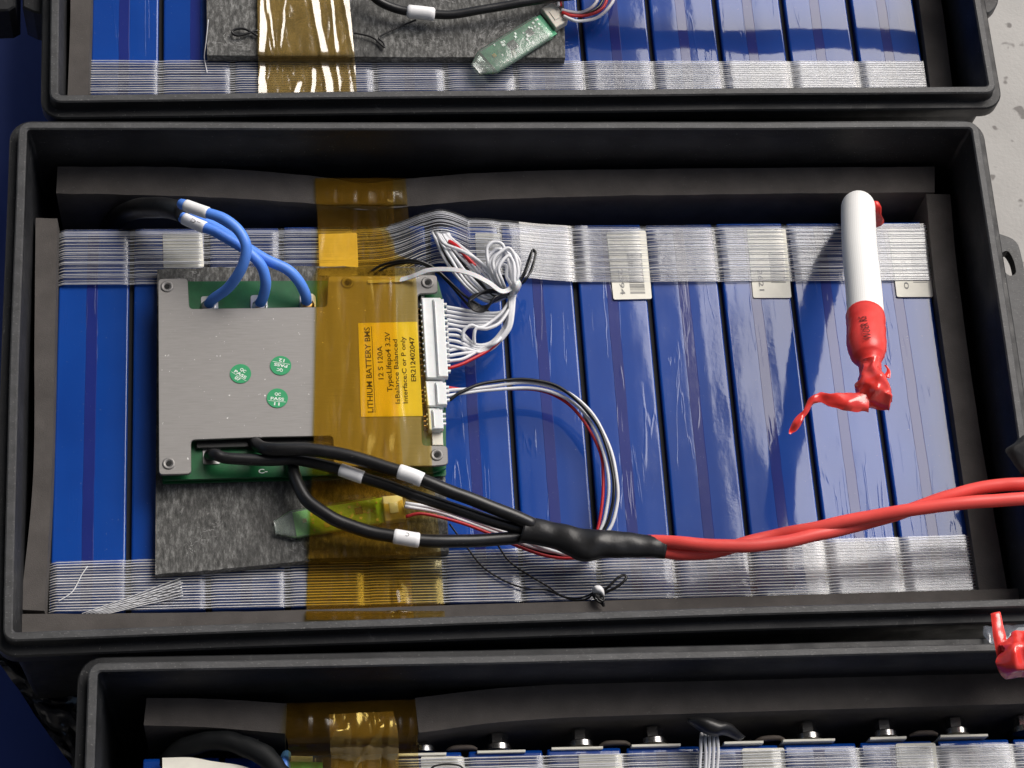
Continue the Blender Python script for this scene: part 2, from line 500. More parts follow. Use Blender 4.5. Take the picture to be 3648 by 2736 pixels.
def braid():
    m, t, p = newmat("white_braided_sleeve")
    tc = t.nodes.new("ShaderNodeTexCoord"); sx = t.nodes.new("ShaderNodeSeparateXYZ"); t.links.new(tc.outputs['UV'], sx.inputs[0])
    def sn(o, k):
        a = t.nodes.new("ShaderNodeMath"); a.operation = 'MULTIPLY'; a.inputs[1].default_value = k; t.links.new(sx.outputs[o], a.inputs[0])
        b = t.nodes.new("ShaderNodeMath"); b.operation = 'SINE'; t.links.new(a.outputs[0], b.inputs[0]); return b.outputs[0]
    mu = t.nodes.new("ShaderNodeMath"); mu.operation = 'MULTIPLY'; t.links.new(sn(0, 3600), mu.inputs[0]); t.links.new(sn(1, 2 * math.pi * 56), mu.inputs[1])
    ad = t.nodes.new("ShaderNodeMath"); ad.operation = 'ADD'; t.links.new(mu.outputs[0], ad.inputs[0]); t.links.new(sn(1, 2 * math.pi * 56), ad.inputs[1])
    c = ramp(t, ad.outputs[0], [(.0, (.86, .855, .83)), (.5, (.92, .92, .90))])
    t.links.new(c, p.inputs['Base Color']); p.inputs['Roughness'].default_value = .6
    t.links.new(bump(t, ad.outputs[0], .07, .0003), p.inputs['Normal'])
    return m
MT['braid'] = braid()

# ---------------------------------------------------------------- setting: floor and sheet
ZF = -0.185
fl = mesh("floor", [Vector((x, y, ZF)) for x, y in ((-15, -15), (15, -15), (15, 15), (-15, 15))], [(0, 1, 2, 3)], MT['floor'])
tag(fl, kind='structure', label="pale grey speckled concrete floor")
sp = [W(-900, 3300, ZF + .004), W(2300, 3300, ZF + .004), W(2500, -700, ZF + .004), W(-900, -700, ZF + .004)]
V, F = prism_geo(ccw([p.to_2d() for p in sp]), ZF + .006, ZF + .002)
o = mesh("ground_sheet", V, F, MT['navy'], smooth=False); tag(o, kind='structure', label="navy blue sheet on the floor under the boxes")

MT['blocker'] = simple("grey_blocker_sheet", (.16, .16, .16), .6, var=.1, bst=0)
XE = .42
t = empty("sky_blocker", (XE - 3, 0, 3.0), "added unseen grey roof above the left side, its edge over the boxes", "blocker")  # added out of view to darken the left side's sky light and reflections
V, F = [], []
n = 120
for i in range(n + 1):
    x = XE - 6 * i / n
    for y in (-6, 6): V.append(Vector((x, y, 3.05 + .018 * math.sin(i * math.pi / 2))))
for i in range(n): F.append((2 * i, 2 * i + 1, 2 * i + 3, 2 * i + 2))
mesh("blocker_sheet", V, F, MT['blocker'], t)
for yb_ in (-4, -2, 0, 2, 4):
    V, F = prism_geo([Vector(q) for q in ((XE - 6, yb_ - .04), (XE - .05, yb_ - .04), (XE - .05, yb_ + .04), (XE - 6, yb_ + .04))], 3.02, 2.88)
    mesh("blocker_beam", V, F, MT['blocker'], t, smooth=False)
V, F = prism_geo([Vector(q) for q in ((-7, -2.1), (3.5, -2.1), (3.5, -1.9), (-7, -1.9))], 3.2, ZF + .01)
o = mesh("sky_blocker_wall", V, F, MT['blocker'], smooth=False); tag(o, "added unseen grey wall behind the viewer, blocking near-side sky", "wall")  # added behind the view to keep sky light off the far walls

# ---------------------------------------------------------------- boxes
def shell(corners, label, ears, depth=.178):
    """corners: 4 world 2d points CCW (near left, near right, far right, far left), outer edge of the rim"""
    C = [Vector(c) for c in corners]
    cen = sum(C, Vector((0, 0))) / 4
    t = empty("battery_box", (cen.x, cen.y, -depth), label, "box", "open black battery boxes")
    prof = [(-.006, -depth), (-.0015, -.024), (-.0012, -.0185), (.0052, -.0185), (.0058, -.0175), (.0058, -.0095), (.0050, -.0085),
            (.0006, -.0082), (0, -.0074), (0, -.0010), (-.0008, -.0001), (-.0040, 0), (-.0048, -.0009),
            (-.0052, -.012), (-.0062, -.014), (-.0064, -.05), (-.0100, -depth + .005)]
    NE = 14
    def ring(d, z):
        out = []
        for i in range(4):
            a, b, c = C[i - 1], C[i], C[(i + 1) % 4]
            e1 = (b - a).normalized(); e2 = (c - b).normalized()
            n1 = Vector((e1.y, -e1.x)); n2 = Vector((e2.y, -e2.x))
            rr = max(.0065 + d, .0022)
            k = b + (n1 + n2) * (d - rr)          # arc centre (near right-angled corner)
            a1 = math.atan2(n1.y, n1.x); a2 = math.atan2(n2.y, n2.x)
            while a2 < a1: a2 += 2 * math.pi
            for q in range(7):
                an = a1 + (a2 - a1) * q / 6
                out.append((k.x + math.cos(an) * rr, k.y + math.sin(an) * rr))
            nx = C[(i + 1) % 4]
            e3 = (C[(i + 2) % 4] - nx).normalized(); n3 = Vector((e3.y, -e3.x))
            k2 = nx + (n2 + n3) * (d - rr)
            s = k + n2 * rr; e = k2 + n2 * rr
            for q in range(1, NE):
                p = s.lerp(e, q / NE)
                wv = .0007 * math.sin(q / NE * math.pi) * (1 if i % 2 else -1) + .0003 * noise.noise(Vector((p.x * 12, p.y * 12, 0)))
                out.append((p.x + n2.x * wv, p.y + n2.y * wv))
        return [Vector((x, y, z)) for x, y in out]
    def skin(pf):
        V, F = [], []
        for d, z in pf: V += ring(d, z)
        n = len(V) // len(pf)
        for r_ in range(len(pf) - 1):
            for k in range(n):
                k2 = (k + 1) % n
                F.append((r_ * n + k, r_ * n + k2, (r_ + 1) * n + k2, (r_ + 1) * n + k))
        return V, F, n
    V, F, n = skin(prof[:10])
    F.append(tuple(range(n))[::-1])
    mesh("outer_wall", V, F, MT['plastic'], t, sharp=38)
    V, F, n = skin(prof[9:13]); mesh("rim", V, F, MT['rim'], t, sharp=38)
    V, F, n = skin(prof[12:])
    F.append(tuple((len(prof) - 13) * n + k for k in range(n)))
    mesh("inner_wall", V, F, MT['plastic'], t, sharp=38)
    for e in ears:
        outer, hole = e
        po = ccw([W(x, y, -.010).to_2d() for x, y in outer]); po = rnd(po, .006, 4)
        if hole:
            ph = ccw([W(x, y, -.010).to_2d() for x, y in hole]); ph = rnd(ph, .02, 6)
            hc = sum(ph, Vector((0, 0))) / len(ph)
            def hit(poly, a):
                d = Vector((math.cos(a), math.sin(a))); best = None
                for i in range(len(poly)):
                    p, q = poly[i] - hc, poly[(i + 1) % len(poly)] - hc
                    e = q - p; den = d.x * e.y - d.y * e.x
                    if abs(den) < 1e-12: continue
                    tt = (p.x * e.y - p.y * e.x) / den; uu = (p.x * d.y - p.y * d.x) / den
                    if tt > 0 and -1e-6 <= uu <= 1 + 1e-6: best = tt if best is None else max(best, tt)
                return hc + d * (best or .001)
            angs = sorted([2 * math.pi * k / 48 for k in range(48)] + [math.atan2((p - hc).y, (p - hc).x) % (2 * math.pi) for p in po])
            A = len(angs); V1, F1 = [], []
            for z_ in (-.010, -.0175):
                for pl_ in (po, ph):
                    for a in angs:
                        h_ = hit(pl_, a); V1.append(Vector((h_.x, h_.y, z_)))
            for k in range(A):
                k2 = (k + 1) % A
                F1 += [(k, k2, A + k2, A + k), (A + k, A + k2, 3 * A + k2, 3 * A + k), (2 * A + k, 2 * A + k2, k2, k), (3 * A + k, 3 * A + k2, 2 * A + k2, 2 * A + k)]
        else:
            V1, F1 = prism_geo(po, -.010, -.0175, .0008)
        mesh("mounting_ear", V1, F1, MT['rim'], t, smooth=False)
    return t

def c2(x, y, z=0): return W(x, y, z).to_2d()
mid = [c2(10, 2284), c2(3745, 2160), c2(3484, 431), c2(66, 433)]
shell(mid, "black open plastic battery box in the middle, holding the circuit board with aluminium plate",
      [([(3520, 815), (3549, 829), (3625, 855), (3650, 960), (3700, 1500), (3625, 1600)], [(3562, 905), (3590, 888), (3612, 925), (3622, 975), (3596, 985), (3572, 960)])])
tl = c2(176, 363); tr = c2(3553, 330)
ux = (tr - tl).normalized(); uy = Vector((-ux.y, ux.x))
shell([tl, tr, tr + uy * .3065, tl + uy * .3065], "black open plastic battery box at the top of the picture, cut off by its edge",
      [([(3490, -60), (3560, -60), (3556, 20), (3520, 52), (3490, 30)], None)])
bl = c2(314, 2361); br = c2(3790, 2283)
ux = (br - bl).normalized(); uy = Vector((-ux.y, ux.x)); br = bl + ux * .5590
shell([bl - uy * .3065, br - uy * .3065, br, bl], "black open plastic battery box at the bottom, with bolted cell terminals showing", [])

# ---------------------------------------------------------------- cells
ZC = -.045
PITCH, CW = .04295, .0400
def cell_geo(wd, length, h, seed=0):
    r = .0012
    prof = [(0, -h)]
    for k in range(5):
        a = math.pi - k / 4 * math.pi / 2
        prof.append((r + r * math.cos(a), -r + r * math.sin(a)))
    for s in (.008, .03) + tuple(k / 12 for k in range(1, 12)) + (.97, .992):
        prof.append((r + (wd - 2 * r) * s, .00010 * math.sin(math.pi * s) - (.00012 if .43 < s < .6 else 0)))
    for k in range(5):
        a = math.pi / 2 - k / 4 * math.pi / 2
        prof.append((wd - r + r * math.cos(a), -r + r * math.sin(a)))
    prof.append((wd, -h))
    V, F = [], []
    NY = 22
    ys = [0, .0006, .0022] + [length * k / NY for k in range(1, NY)] + [length - .0022, length - .0006, length]
    for j, y in enumerate(ys):
        e = .0022 if j in (0, len(ys) - 1) else (.0006 if j in (1, len(ys) - 2) else 0)
        for i, (x, z) in enumerate(prof):
            dz = .00012 * noise.noise(Vector((x * 40, y * 14, seed))) + .00006 * noise.noise(Vector((x * 300, y * 60, seed))) if z > -.002 else 0
            xx = min(max(x, e * .6), wd - e * .6)
            V.append(Vector((xx, y, z - (e if z > -.004 else 0) * .8 + dz)))
    n = len(prof)
    for j in range(len(ys) - 1):
        for i in range(n - 1):
            F.append((j * n + i, j * n + i + 1, (j + 1) * n + i + 1, (j + 1) * n + i)[::-1])
    F.append(tuple(range(n))); F.append(tuple((len(ys) - 1) * n + i for i in range(n))[::-1])
    return [Vector((v.x, v.y, v.z)) for v in V], [f[::-1] for f in F]

CELLME = []
def local_mesh(name, V, F, m, smooth=True, sharp=None):
    me = bpy.data.meshes.new(name); me.from_pydata(V, [], F); me.materials.append(m)
    if smooth:
        me.polygons.foreach_set("use_smooth", [True] * len(me.polygons))
        if sharp: me.set_sharp_from_angle(angle=math.radians(sharp))
    return me
LEN = .2345
for q in range(3):
    V, F = cell_geo(CW, LEN, .125, q * 7.3)
    body = local_mesh("cell_wrap", V, F, MT['cell'], sharp=60)
    sv, sf = [], []
    NY = 26
    for j in range(NY + 1):
        y = .003 + (LEN - .006) * j / NY
        for i, x in enumerate((.0160, .0163, .0192, .0221, .0224)):
            wx = .0006 * noise.noise(Vector((0, y * 18, q + 3))) + .0003 * noise.noise(Vector((0, y * 90, q)))
            z = .00020 + .00012 * noise.noise(Vector((x * 40, y * 14, q * 7.3))) + (-.00020 if i in (0, 4) else 0)
            sv.append(Vector((x + wx, y, z)))
    for j in range(NY):
        for i in range(4):
            sf.append((j * 5 + i, j * 5 + i + 1, (j + 1) * 5 + i + 1, (j + 1) * 5 + i))
    seam = local_mesh("film_seam", sv, sf, MT['seam'], sharp=9)
    CELLME.append((body, seam))

ORD = ["first", "second", "third", "fourth", "fifth", "sixth", "seventh", "eighth", "ninth", "tenth", "eleventh", "twelfth", "thirteenth"]
def put_cells(x0, ynear, n, where, ang=0, labels=None, z=ZC, desc="glossy blue film-wrapped cell", first=0):
    out = []
    c, s = math.cos(ang), math.sin(ang)
    for i in range(n):
        dx = PITCH * i
        loc = Vector((x0 + dx * c, ynear + dx * s, z + random.uniform(-.0004, .0004)))
        t = bpy.data.objects.new("battery_cell", None); COL.objects.link(t); t.empty_display_size = .01
        t.location = loc; t.rotation_euler = (random.uniform(-.004, .004), random.uniform(-.010, .010), ang + random.uniform(-.002, .002))
        ORG[t.name] = loc
        pos = ORD[i] + " from the left" if i < n / 2 else (ORD[n - 1 - i] + " from the right" if i < n - 1 else "at the right end")
        if i == 0: pos = "at the left end"
        tag(t, f"{desc} in the {where} box, {pos}", "battery cell", f"blue cells side by side in the {where} box")
        bm, sm = CELLME[(i + first) % 3]
        for nme, me in (("wrap", bm), ("film_seam", sm)):
            o = bpy.data.objects.new(nme, me); COL.objects.link(o); o.parent = t
        out.append(t)
    return out

YN = .3968
mcells = put_cells(-.1180, YN, 12, "middle")
a0 = W(300, 200, ZC); a1 = W(3283, 213, ZC)
nr = W(1800, 338, ZC).y
ang_t = math.atan2(a1.y - a0.y, a1.x - a0.x)
XT = a1.x - (PITCH * 11 + CW)
tcells = put_cells(XT, W(500, 352, ZC).y, 12, "top", 0.0, first=1)
# bottom box: far ends of the cells carry the terminals
ZB = -.050
g1 = W(2220, 2662, ZB); g2 = W(3338, 2636, ZB)
angb = math.atan2(g2.y - g1.y, g2.x - g1.x)
XB = g1.x - PITCH * 6 + .0018
farb = g1.y - (g1.x - XB) * math.tan(angb)
bcells = put_cells(XB + math.sin(angb) * LEN, farb - LEN, 12, "bottom", angb, z=ZB, first=2)

# black spacer sheets added between the cells to deepen the gap shade
def darkeners(x0, yn, ang, zz, where):
    for i in range(1, 12):
        dx = PITCH * i - (PITCH - CW) / 2
        V, F = rect_geo(Vector((x0 + dx * math.cos(ang) - LEN / 2 * math.sin(ang), yn + dx * math.sin(ang) + LEN / 2 * math.cos(ang))), Vector((-math.sin(ang), math.cos(ang))), LEN / 2 - .003, .0013, zz - .0035, zz - .11)
        o = mesh("darkener_sheet", V, F, MT['shadeblack'], smooth=False)
        tag(o, f"black spacer added as gap shade between cells in the {where} box, {ORD[i - 1]} gap from the left", "darkener", f"black spacers between the cells of the {where} box")
darkeners(-.1180, YN, 0, ZC, "middle"); darkeners(XT, W(500, 352, ZC).y, 0, ZC, "top"); darkeners(XB + math.sin(angb) * LEN, farb - LEN, angb, ZB, "bottom")

# labels stuck on every second cell (parts of the cells)
def cell_label(cell, quad, z, digits=None):
    o = prism("barcode_label", quad, z, z - .0004, MT['labelwhite'], cell, r=.0012)
    return o
def barcode(lab, quad, z, digits, ty0, ty1, tx):
    # quad of the bar field (px): x0,y0,x1,y1, slanted by dx
    x0, y0, x1, y1, sl_ = quad
    parts = []; y = y0; rr = random.Random(len(digits) + int(digits))
    while y < y1:
        h = rr.choice((1.6, 1.6, 2.6, 4.0)); k = (y - y0) / (y1 - y0) * sl_
        P = [W(x0 + k, y, z).to_2d(), W(x1 + k, y, z).to_2d(), W(x1 + k, y + h, z).to_2d(), W(x0 + k, y + h, z).to_2d()]
        parts.append(prism_geo(ccw(P), z + .00005, z))
        y += h + rr.choice((1.8, 2.4, 3.6))
    V, F, _ = join(parts)
    o = mesh("barcode_bars", V, F, MT['ink_grey'], lab, smooth=False); o['kind'] = 'stuff'
    text(digits, (tx, ty0), (tx + (ty1 - ty0) * .12, ty1), 17, z + .00006, MT['ink_grey'], lab, "printed_digits")
zl = ZC + .0012
LB = [(4 * 2 // 4, [(580, 832), (720, 830), (727, 950), (583, 954)], None),
      (4, [(1133, 835), (1270, 832), (1275, 955), (1137, 958)], None),
      (6, [(1692, 828), (1787, 828), (1790, 945), (1700, 948)], None),
      (8, [(2160, 826), (2300, 822), (2322, 1064), (2185, 1067)], "2394"),
      (10, [(2662, 816), (2799, 816), (2820, 1061), (2684, 1061)], "2621"),
      (11, [(3166, 816), (3300, 818), (3326, 1058), (3197, 1058)], "1230")]
zones = [None, None, None, (2232, 905, 2285, 1042, 13), (2738, 900, 2790, 1006, 10), (3245, 900, 3295, 1006, 10)]
tz = [None, None, None, (960, 1050, 2200), (960, 1035, 2698), (930, 1030, 3212)]
for (ci, quad, dg_), zn, tt in zip(LB, zones, tz):
    xw = sum(W(q[0], q[1], zl).x for q in quad) / 4
    ci = max(0, min(11, int((xw + .118) / PITCH)))
    cell = mcells[ci]
    # keep label parts unrotated relative to the world: small tilt is negligible
    lab = prism("barcode_label", quad, zl, zl - .0009, MT['labelwhite'], cell, r=.0012)
    if dg_:
        lab['label'] = "cream barcode label ending in " + dg_
        barcode(lab, zn, zl + .0001, dg_, tt[0], tt[1], tt[2])
for quad, zz in (([(1483, 2693), (1637, 2692), (1645, 2800), (1488, 2800)], 0), ([(2046, 2686), (2198, 2684), (2206, 2800), (2052, 2800)], 0),
                 ([(2625, 2664), (2776, 2660), (2786, 2790), (2636, 2790)], 0), ([(3176, 2648), (3318, 2644), (3330, 2790), (3190, 2790)], 0)):
    z_ = ZB + .0012
    xw = sum(W(q[0], q[1], z_).x for q in quad) / 4
    ci = max(0, min(11, int((xw - XB) / PITCH)))
    prism("barcode_label", quad, z_, z_ - .0009, MT['labelwhite'], bcells[ci], r=.0014)

# ---------------------------------------------------------------- fibre strapping tape
def strap(ya0, yb0, ya1, yb1, x0, x1, nst, label, gaps, z0, seed=0, lift=None, wrapfar=False, dens=1.0, name="strapping_tape", wstr=.00048, jitter=0, dense=None, tuck=0):
    """tape running along x. world coordinates: near edge ya, far edge yb at both ends"""
    N = 260; Mv = 14
    def zf(x, y):
        z = z0
        for g in gaps:
            z -= .0007 * math.exp(-((x - g) / .0030) ** 2)
            z += .00010 * math.exp(-((x - g - .006) / .003) ** 2)
        z += .00015 * noise.noise(Vector((x * 50, y * 14, seed)))
        if lift: z += lift(x, y)[1]
        return z
    def pos(s, t, dz=0):
        x = x0 + (x1 - x0) * s
        ya = ya0 + (ya1 - ya0) * s; yb = yb0 + (yb1 - yb0) * s
        y = ya + (yb - ya) * t
        dy = lift(x, y)[0] if lift else 0
        z = zf(x, y)
        if tuck and s < .006: z -= (.006 - s) * tuck
        return Vector((x, y + dy, z + dz))
    V, F = [], []
    for i in range(N + 1):
        for j in range(Mv + 1): V.append(pos(i / N, j / Mv))
    if wrapfar:
        for i in range(N + 1):
            p = V[i * (Mv + 1) + Mv]
            V.append(p + Vector((0, .0015, -.006)))
    for i in range(N):
        for j in range(Mv):
            F.append((i * (Mv + 1) + j, (i + 1) * (Mv + 1) + j, (i + 1) * (Mv + 1) + j + 1, i * (Mv + 1) + j + 1))
        if wrapfar:
            b = (N + 1) * (Mv + 1)
            F.append((i * (Mv + 1) + Mv, (i + 1) * (Mv + 1) + Mv, b + i + 1, b + i))
    t = empty(name, pos(.5, .5), label, "tape", None)
    mesh("film", V, F, MT['tape'], t)
    if dense:
        for (s0, s1) in dense:
            V2, F2 = [], []
            n2 = 60
            for i in range(n2 + 1):
                for j in range(Mv + 1):
                    e = .02 * noise.noise(Vector((j * .9, s0 * 30, 2))) if i in (0,) else 0
                    V2.append(pos(s0 + (s1 - s0) * i / n2 + e * (s1 - s0), j / Mv, .00008))
            for i in range(n2):
                for j in range(Mv):
                    F2.append((i * (Mv + 1) + j, (i + 1) * (Mv + 1) + j, (i + 1) * (Mv + 1) + j + 1, i * (Mv + 1) + j + 1))
            mesh("overlap_film", V2, F2, MT['tape_dense'], t)
    V, F = [], []
    rr = random.Random(seed + 5)
    for k in range(nst):
        tt = (k + .5) / nst + rr.uniform(-jitter, jitter) / nst
        tt = min(max(tt, .004), .996)
        b = len(V); sl2 = rr.uniform(-1, 1) * jitter * .5 / nst
        hw = wstr * rr.uniform(.75, 1.25) / 2
        for i in range(N + 1):
            s = i / N
            p = pos(s, min(max(tt + sl2 * (s - .5) + .12 / nst * noise.noise(Vector((s * 14, k * 3.1, seed))), .002), .998), .00025)
            V += [p + Vector((0, -hw, -.0002)), p + Vector((0, 0, .00022)), p + Vector((0, hw, -.0002))]
        for i in range(N):
            q = b + i * 3
            F.append((q, q + 3, q + 4, q + 1)); F.append((q + 1, q + 4, q + 5, q + 2))
    o = mesh("fibre_strands", V, F, MT['strand'], t); o['kind'] = 'stuff'
    return t

gm = [-.1180 + PITCH * i - .0018 for i in range(1, 12)]
zt_ = ZC + .0016
xa = W(205, 2100, zt_).x
# near strap, middle box
strap(W(172, 2182, zt_).y, W(172, 2000, zt_).y, W(3480, 2105, zt_).y, W(3460, 1905, zt_).y, -.1185, .3975, 19,
      "clear fibre-reinforced tape across the near cell ends in the middle box", gm, zt_, 1, dens=1, jitter=.12, dense=[(.805, 1.0)], tuck=.5)
cx_b = W(1560, 800, zt_).x
def lift_top(x, y):
    a = math.exp(-((x - cx_b) / .021) ** 2)
    a2 = math.exp(-((x - cx_b - .02) / .035) ** 2) * .5
    q = max(0, min(1, (y - .598) / .03))
    k = max(a, a2)
    return (.0000 * k - .0165 * k * (1 - q), .0015 * k + .011 * k * q) if False else (.003 * k * q + .010 * k * (1 - q), .016 * k * (.35 + .65 * q))
strap(W(210, 1015, zt_).y, W(218, 818, zt_).y, W(3340, 998, zt_).y, W(3300, 796, zt_).y, -.1185, .3965, 27,
      "clear fibre tape across the far cell ends of the middle box, bulging over white wires", gm, zt_, 2, lift=lift_top, wrapfar=True, jitter=.75, wstr=.00036, dense=[(.52, .60), (.90, 1.0)], tuck=.5)
gt = [XT + PITCH * i - .0018 for i in range(1, 12)]
strap(W(330, 345, zt_).y, W(330, 213, zt_).y, W(3280, 310, zt_).y, W(3270, 218, zt_).y, XT - .0005, XT + PITCH * 11 + CW + .0005, 15,
      "clear fibre-reinforced tape across the cells in the top box", gt, zt_, 3, jitter=.15, dense=[(.76, 1.0)])
gb = [XB + PITCH * i - .0018 for i in range(1, 12)]
zb_ = ZB + .0016
strap(W(1500, 2790, zb_).y - .004, W(1500, 2700, zb_).y, W(3600, 2770, zb_).y, W(3600, 2652, zb_).y, XB + PITCH * 3.1, XB + PITCH * 11.96, 12,
      "clear fibre-reinforced tape across the cells in the bottom box", gb, zb_, 4, jitter=.2, dense=[(.72, 1.0)])

# loose folded tail of tape, lower left of the middle box
zt2 = zt_ + .0012
A = [(292, 2186), (453, 2130), (560, 2090), (643, 2060)]; B = [(383, 2187), (504, 2157), (580, 2140), (652, 2122)]
o = slab("tape_tail", A, B, zt2, zt2 - .0003, MT['tape_dense'], rows=4, amp=.0003)
tag(o, "loose diagonal tape end stuck over the near tape in the middle box, lower left", "tape end")
parts = []
for k in range(7):
    t0 = k / 6
    P = [W(A[i][0] * (1 - t0) + B[i][0] * t0, A[i][1] * (1 - t0) + B[i][1] * t0 - .2, zt2 + .0003) for i in range(4)]
    parts.append(tube_geo(catmull(P, 8), .00022, 4))
for k in range(6):
    t0 = k / 6
    P = [W(330 + 50 * k, 2178 - 17 * k, zt2 + .0004), W(420 + 45 * k, 2160 - 17 * k, zt2 + .0004), W(min(520 + 40 * k, 648), 2146 - 13 * k, zt2 + .0004)]
    parts.append(tube_geo(catmull(P, 8), .00018, 4))
V, F, U = join(parts)
q = mesh("fibre_strands", V, F, MT['strand'], o, uvs=U); q['kind'] = 'stuff'
V, F, U = join([tube_geo(catmull(px([(208, 2142, zt2), (258, 2108, zt2), (290, 2050, zt2), (312, 2018, zt2)]), 6), .0003, 5)])
o = mesh("loose_fibre", V, F, MT['strand'], uvs=U); tag(o, "short white fibre curling over the tape, lower left corner of the middle box", "fibre")
V, F, U = join([tube_geo(catmull(px([(742, 70, -.03), (735, 140, -.034), (728, 200, -.040), (733, 235, -.042), (738, 258, -.042)]), 6), .0003, 5)])
o = mesh("loose_fibre", V, F, MT['strand'], uvs=U); tag(o, "white thread hanging at the left edge of the pad in the top box", "fibre")

# ---------------------------------------------------------------- foam strips
ZFo = -.037
def foam(name, A, B, zt, zb, label, **k):
    o = slab(name, A, B, zt, zb, MT['foam'], **k); tag(o, label, "foam strip"); return o
foam("foam_strip", [(205, 594), (700, 597), (1120, 627), (1290, 652), (1450, 637), (1800, 612), (2400, 601), (3330, 594)],
     [(200, 688), (700, 700), (1120, 726), (1290, 748), (1460, 736), (1800, 708), (2400, 694), (3330, 684)], ZFo, -.12,
     "dark grey foam strip bowed along the far wall of the middle box", rows=5, seg=10, edge=.0004)
foam("foam_strip", [(127, 776), (123, 1200), (118, 1700), (72, 2172)], [(204, 778), (196, 1200), (184, 1700), (158, 2176)], -.032, -.12,
     "upright grey foam strip against the left wall of the middle box", rows=5, edge=.0003)
foam("foam_strip", [(3300, 690), (3330, 1000), (3400, 1500), (3490, 2110)], [(3385, 692), (3415, 1000), (3485, 1500), (3590, 2110)], -.038, -.12,
     "dark foam strip against the right wall of the middle box", rows=5)
foam("foam_strip", [(70, 2188), (800, 2180), (1800, 2150), (3660, 2095)], [(70, 2262), (800, 2252), (1800, 2215), (3660, 2165)], -.030, -.12,
     "long dusty foam strip along the near wall of the middle box", rows=5, edge=.0003)
foam("foam_strip", [(252, -90), (250, 100), (240, 360)], [(326, -90), (322, 100), (312, 360)], -.030, -.12,
     "brownish grey foam strip against the left wall of the top box", rows=5, edge=.0003)
foam("foam_strip", [(3262, -90), (3290, 120), (3315, 320)], [(3340, -90), (3370, 120), (3395, 320)], -.040, -.12,
     "dark foam strip at the right end of the cells in the top box", rows=5)
foam("foam_strip", [(522, 2486), (760, 2490), (1022, 2506)], [(512, 2584), (760, 2592), (1016, 2614)], -.035, -.12,
     "short dark foam strip at the far wall of the bottom box, left of amber film", rows=5)
foam("foam_strip", [(1478, 2486), (1900, 2443), (2700, 2418), (3700, 2388)], [(1492, 2610), (1900, 2563), (2700, 2535), (3700, 2505)], -.035, -.12,
     "long dark foam strip at the far wall of the bottom box, right of amber film", rows=5)

# ---------------------------------------------------------------- rubber pads
o = slab("rubber_pad", [(560, 958), (900, 952), (1250, 950), (1548, 950)], [(553, 2047), (825, 2024), (1097, 1997), (1368, 1980), (1600, 1962)], -.0365, -.0432, MT['pad'], rows=30, amp=.0010, fr=30, edge=.0008, seg=12)
tag(o, "black dusty rubber pad under the circuit board in the middle box", "rubber pad")
o = slab("rubber_pad", [(735, -120), (1300, -120), (2006, -120)], [(738, 196), (1300, 202), (2014, 205)], -.0365, -.0432, MT['pad'], rows=16, amp=.0008, fr=30, edge=.0002, seg=16)
tag(o, "grey streaked rubber pad lying on the cells of the top box", "rubber pad")

# ---------------------------------------------------------------- battery management board
ZP = -.0215           # top of the aluminium plate
ZPCB = -.0285
bms = empty("management_board", W(1050, 1330, -.036), "green circuit board under a grey aluminium plate with a yellow label, half under amber film", "circuit board")
prism("circuit_board", [(578, 1003), (1560, 998), (1586, 1100), (1590, 1668), (1545, 1682), (1190, 1692), (580, 1710)], ZPCB, ZPCB - .002, MT['pcb'], bms, r=.001)
prism("circuit_board", [(570, 1010), (1556, 1004), (1590, 1695), (578, 1722)], ZPCB - .0045, ZPCB - .006, MT['pcb'], bms, r=.001)['label'] = "lower green board under the upper one"
pl = prism("cover_plate", [(563, 993), (668, 991), (674, 1100), (1165, 1093), (1169, 983), (1556, 979), (1560, 1043), (1488, 1046), (1504, 1587), (1594, 1588), (1597, 1655),
                     (1547, 1660), (1189, 1662), (1186, 1553), (950, 1557), (680, 1567), (681, 1688), (566, 1691)], ZP, ZP - .0016, MT['alu'], bms, r=.0024, ch=.0003)
def ringhole(x, y, z, parent, rpx=24):
    c = W(x, y, z); pm = PM(c); R = rpx / pm * .95
    prof = [(R, 0.0), (R * .92, .0004), (R * .72, .0005), (R * .55, .0001), (R * .42, -.0002)]
    V, F = [], []
    n = 20
    for r_, h in prof:
        for k in range(n):
            a = 2 * math.pi * k / n; V.append(c + Vector((r_ * math.cos(a), r_ * math.sin(a), h + .0002)))
    for i in range(len(prof) - 1):
        for k in range(n):
            k2 = (k + 1) % n; F.append((i * n + k, i * n + k2, (i + 1) * n + k2, (i + 1) * n + k))
    o = mesh("screw_hole", V, F, MT['alu'], parent)
    V = [c + Vector((R * .42 * math.cos(2 * math.pi * k / n), R * .42 * math.sin(2 * math.pi * k / n), .00025)) for k in range(n)]
    mesh("hole_shade_disc", V, [tuple(range(n))], MT['shadeblack'], o, smooth=False)  # flat black disc painted in for the hole's inner shade
for x, y in ((595, 1021), (1237, 1008), (1523, 1007), (601, 1652), (1556, 1621)): ringhole(x, y, ZP, bms)
for x, y in ((592, 1017), (1520, 1003)): pass
# solder pads on the board
for q_ in ([(716, 1056), (760, 1054), (776, 1064), (778, 1104), (717, 1106)], [(893, 1052), (938, 1050), (952, 1060), (953, 1100), (893, 1102)],
           [(1068, 1047), (1112, 1045), (1124, 1055), (1126, 1096), (1068, 1098)], [(722, 1575), (785, 1572), (786, 1652), (724, 1654)]):
    prism("solder_pad", q_, ZPCB + .0006, ZPCB + .0001, MT['silver'], bms, r=.0015)
text("C-", (921, 1686), (953, 1685), 16, ZPCB + .0002, MT['inkwhite'], bms, bold=.02)
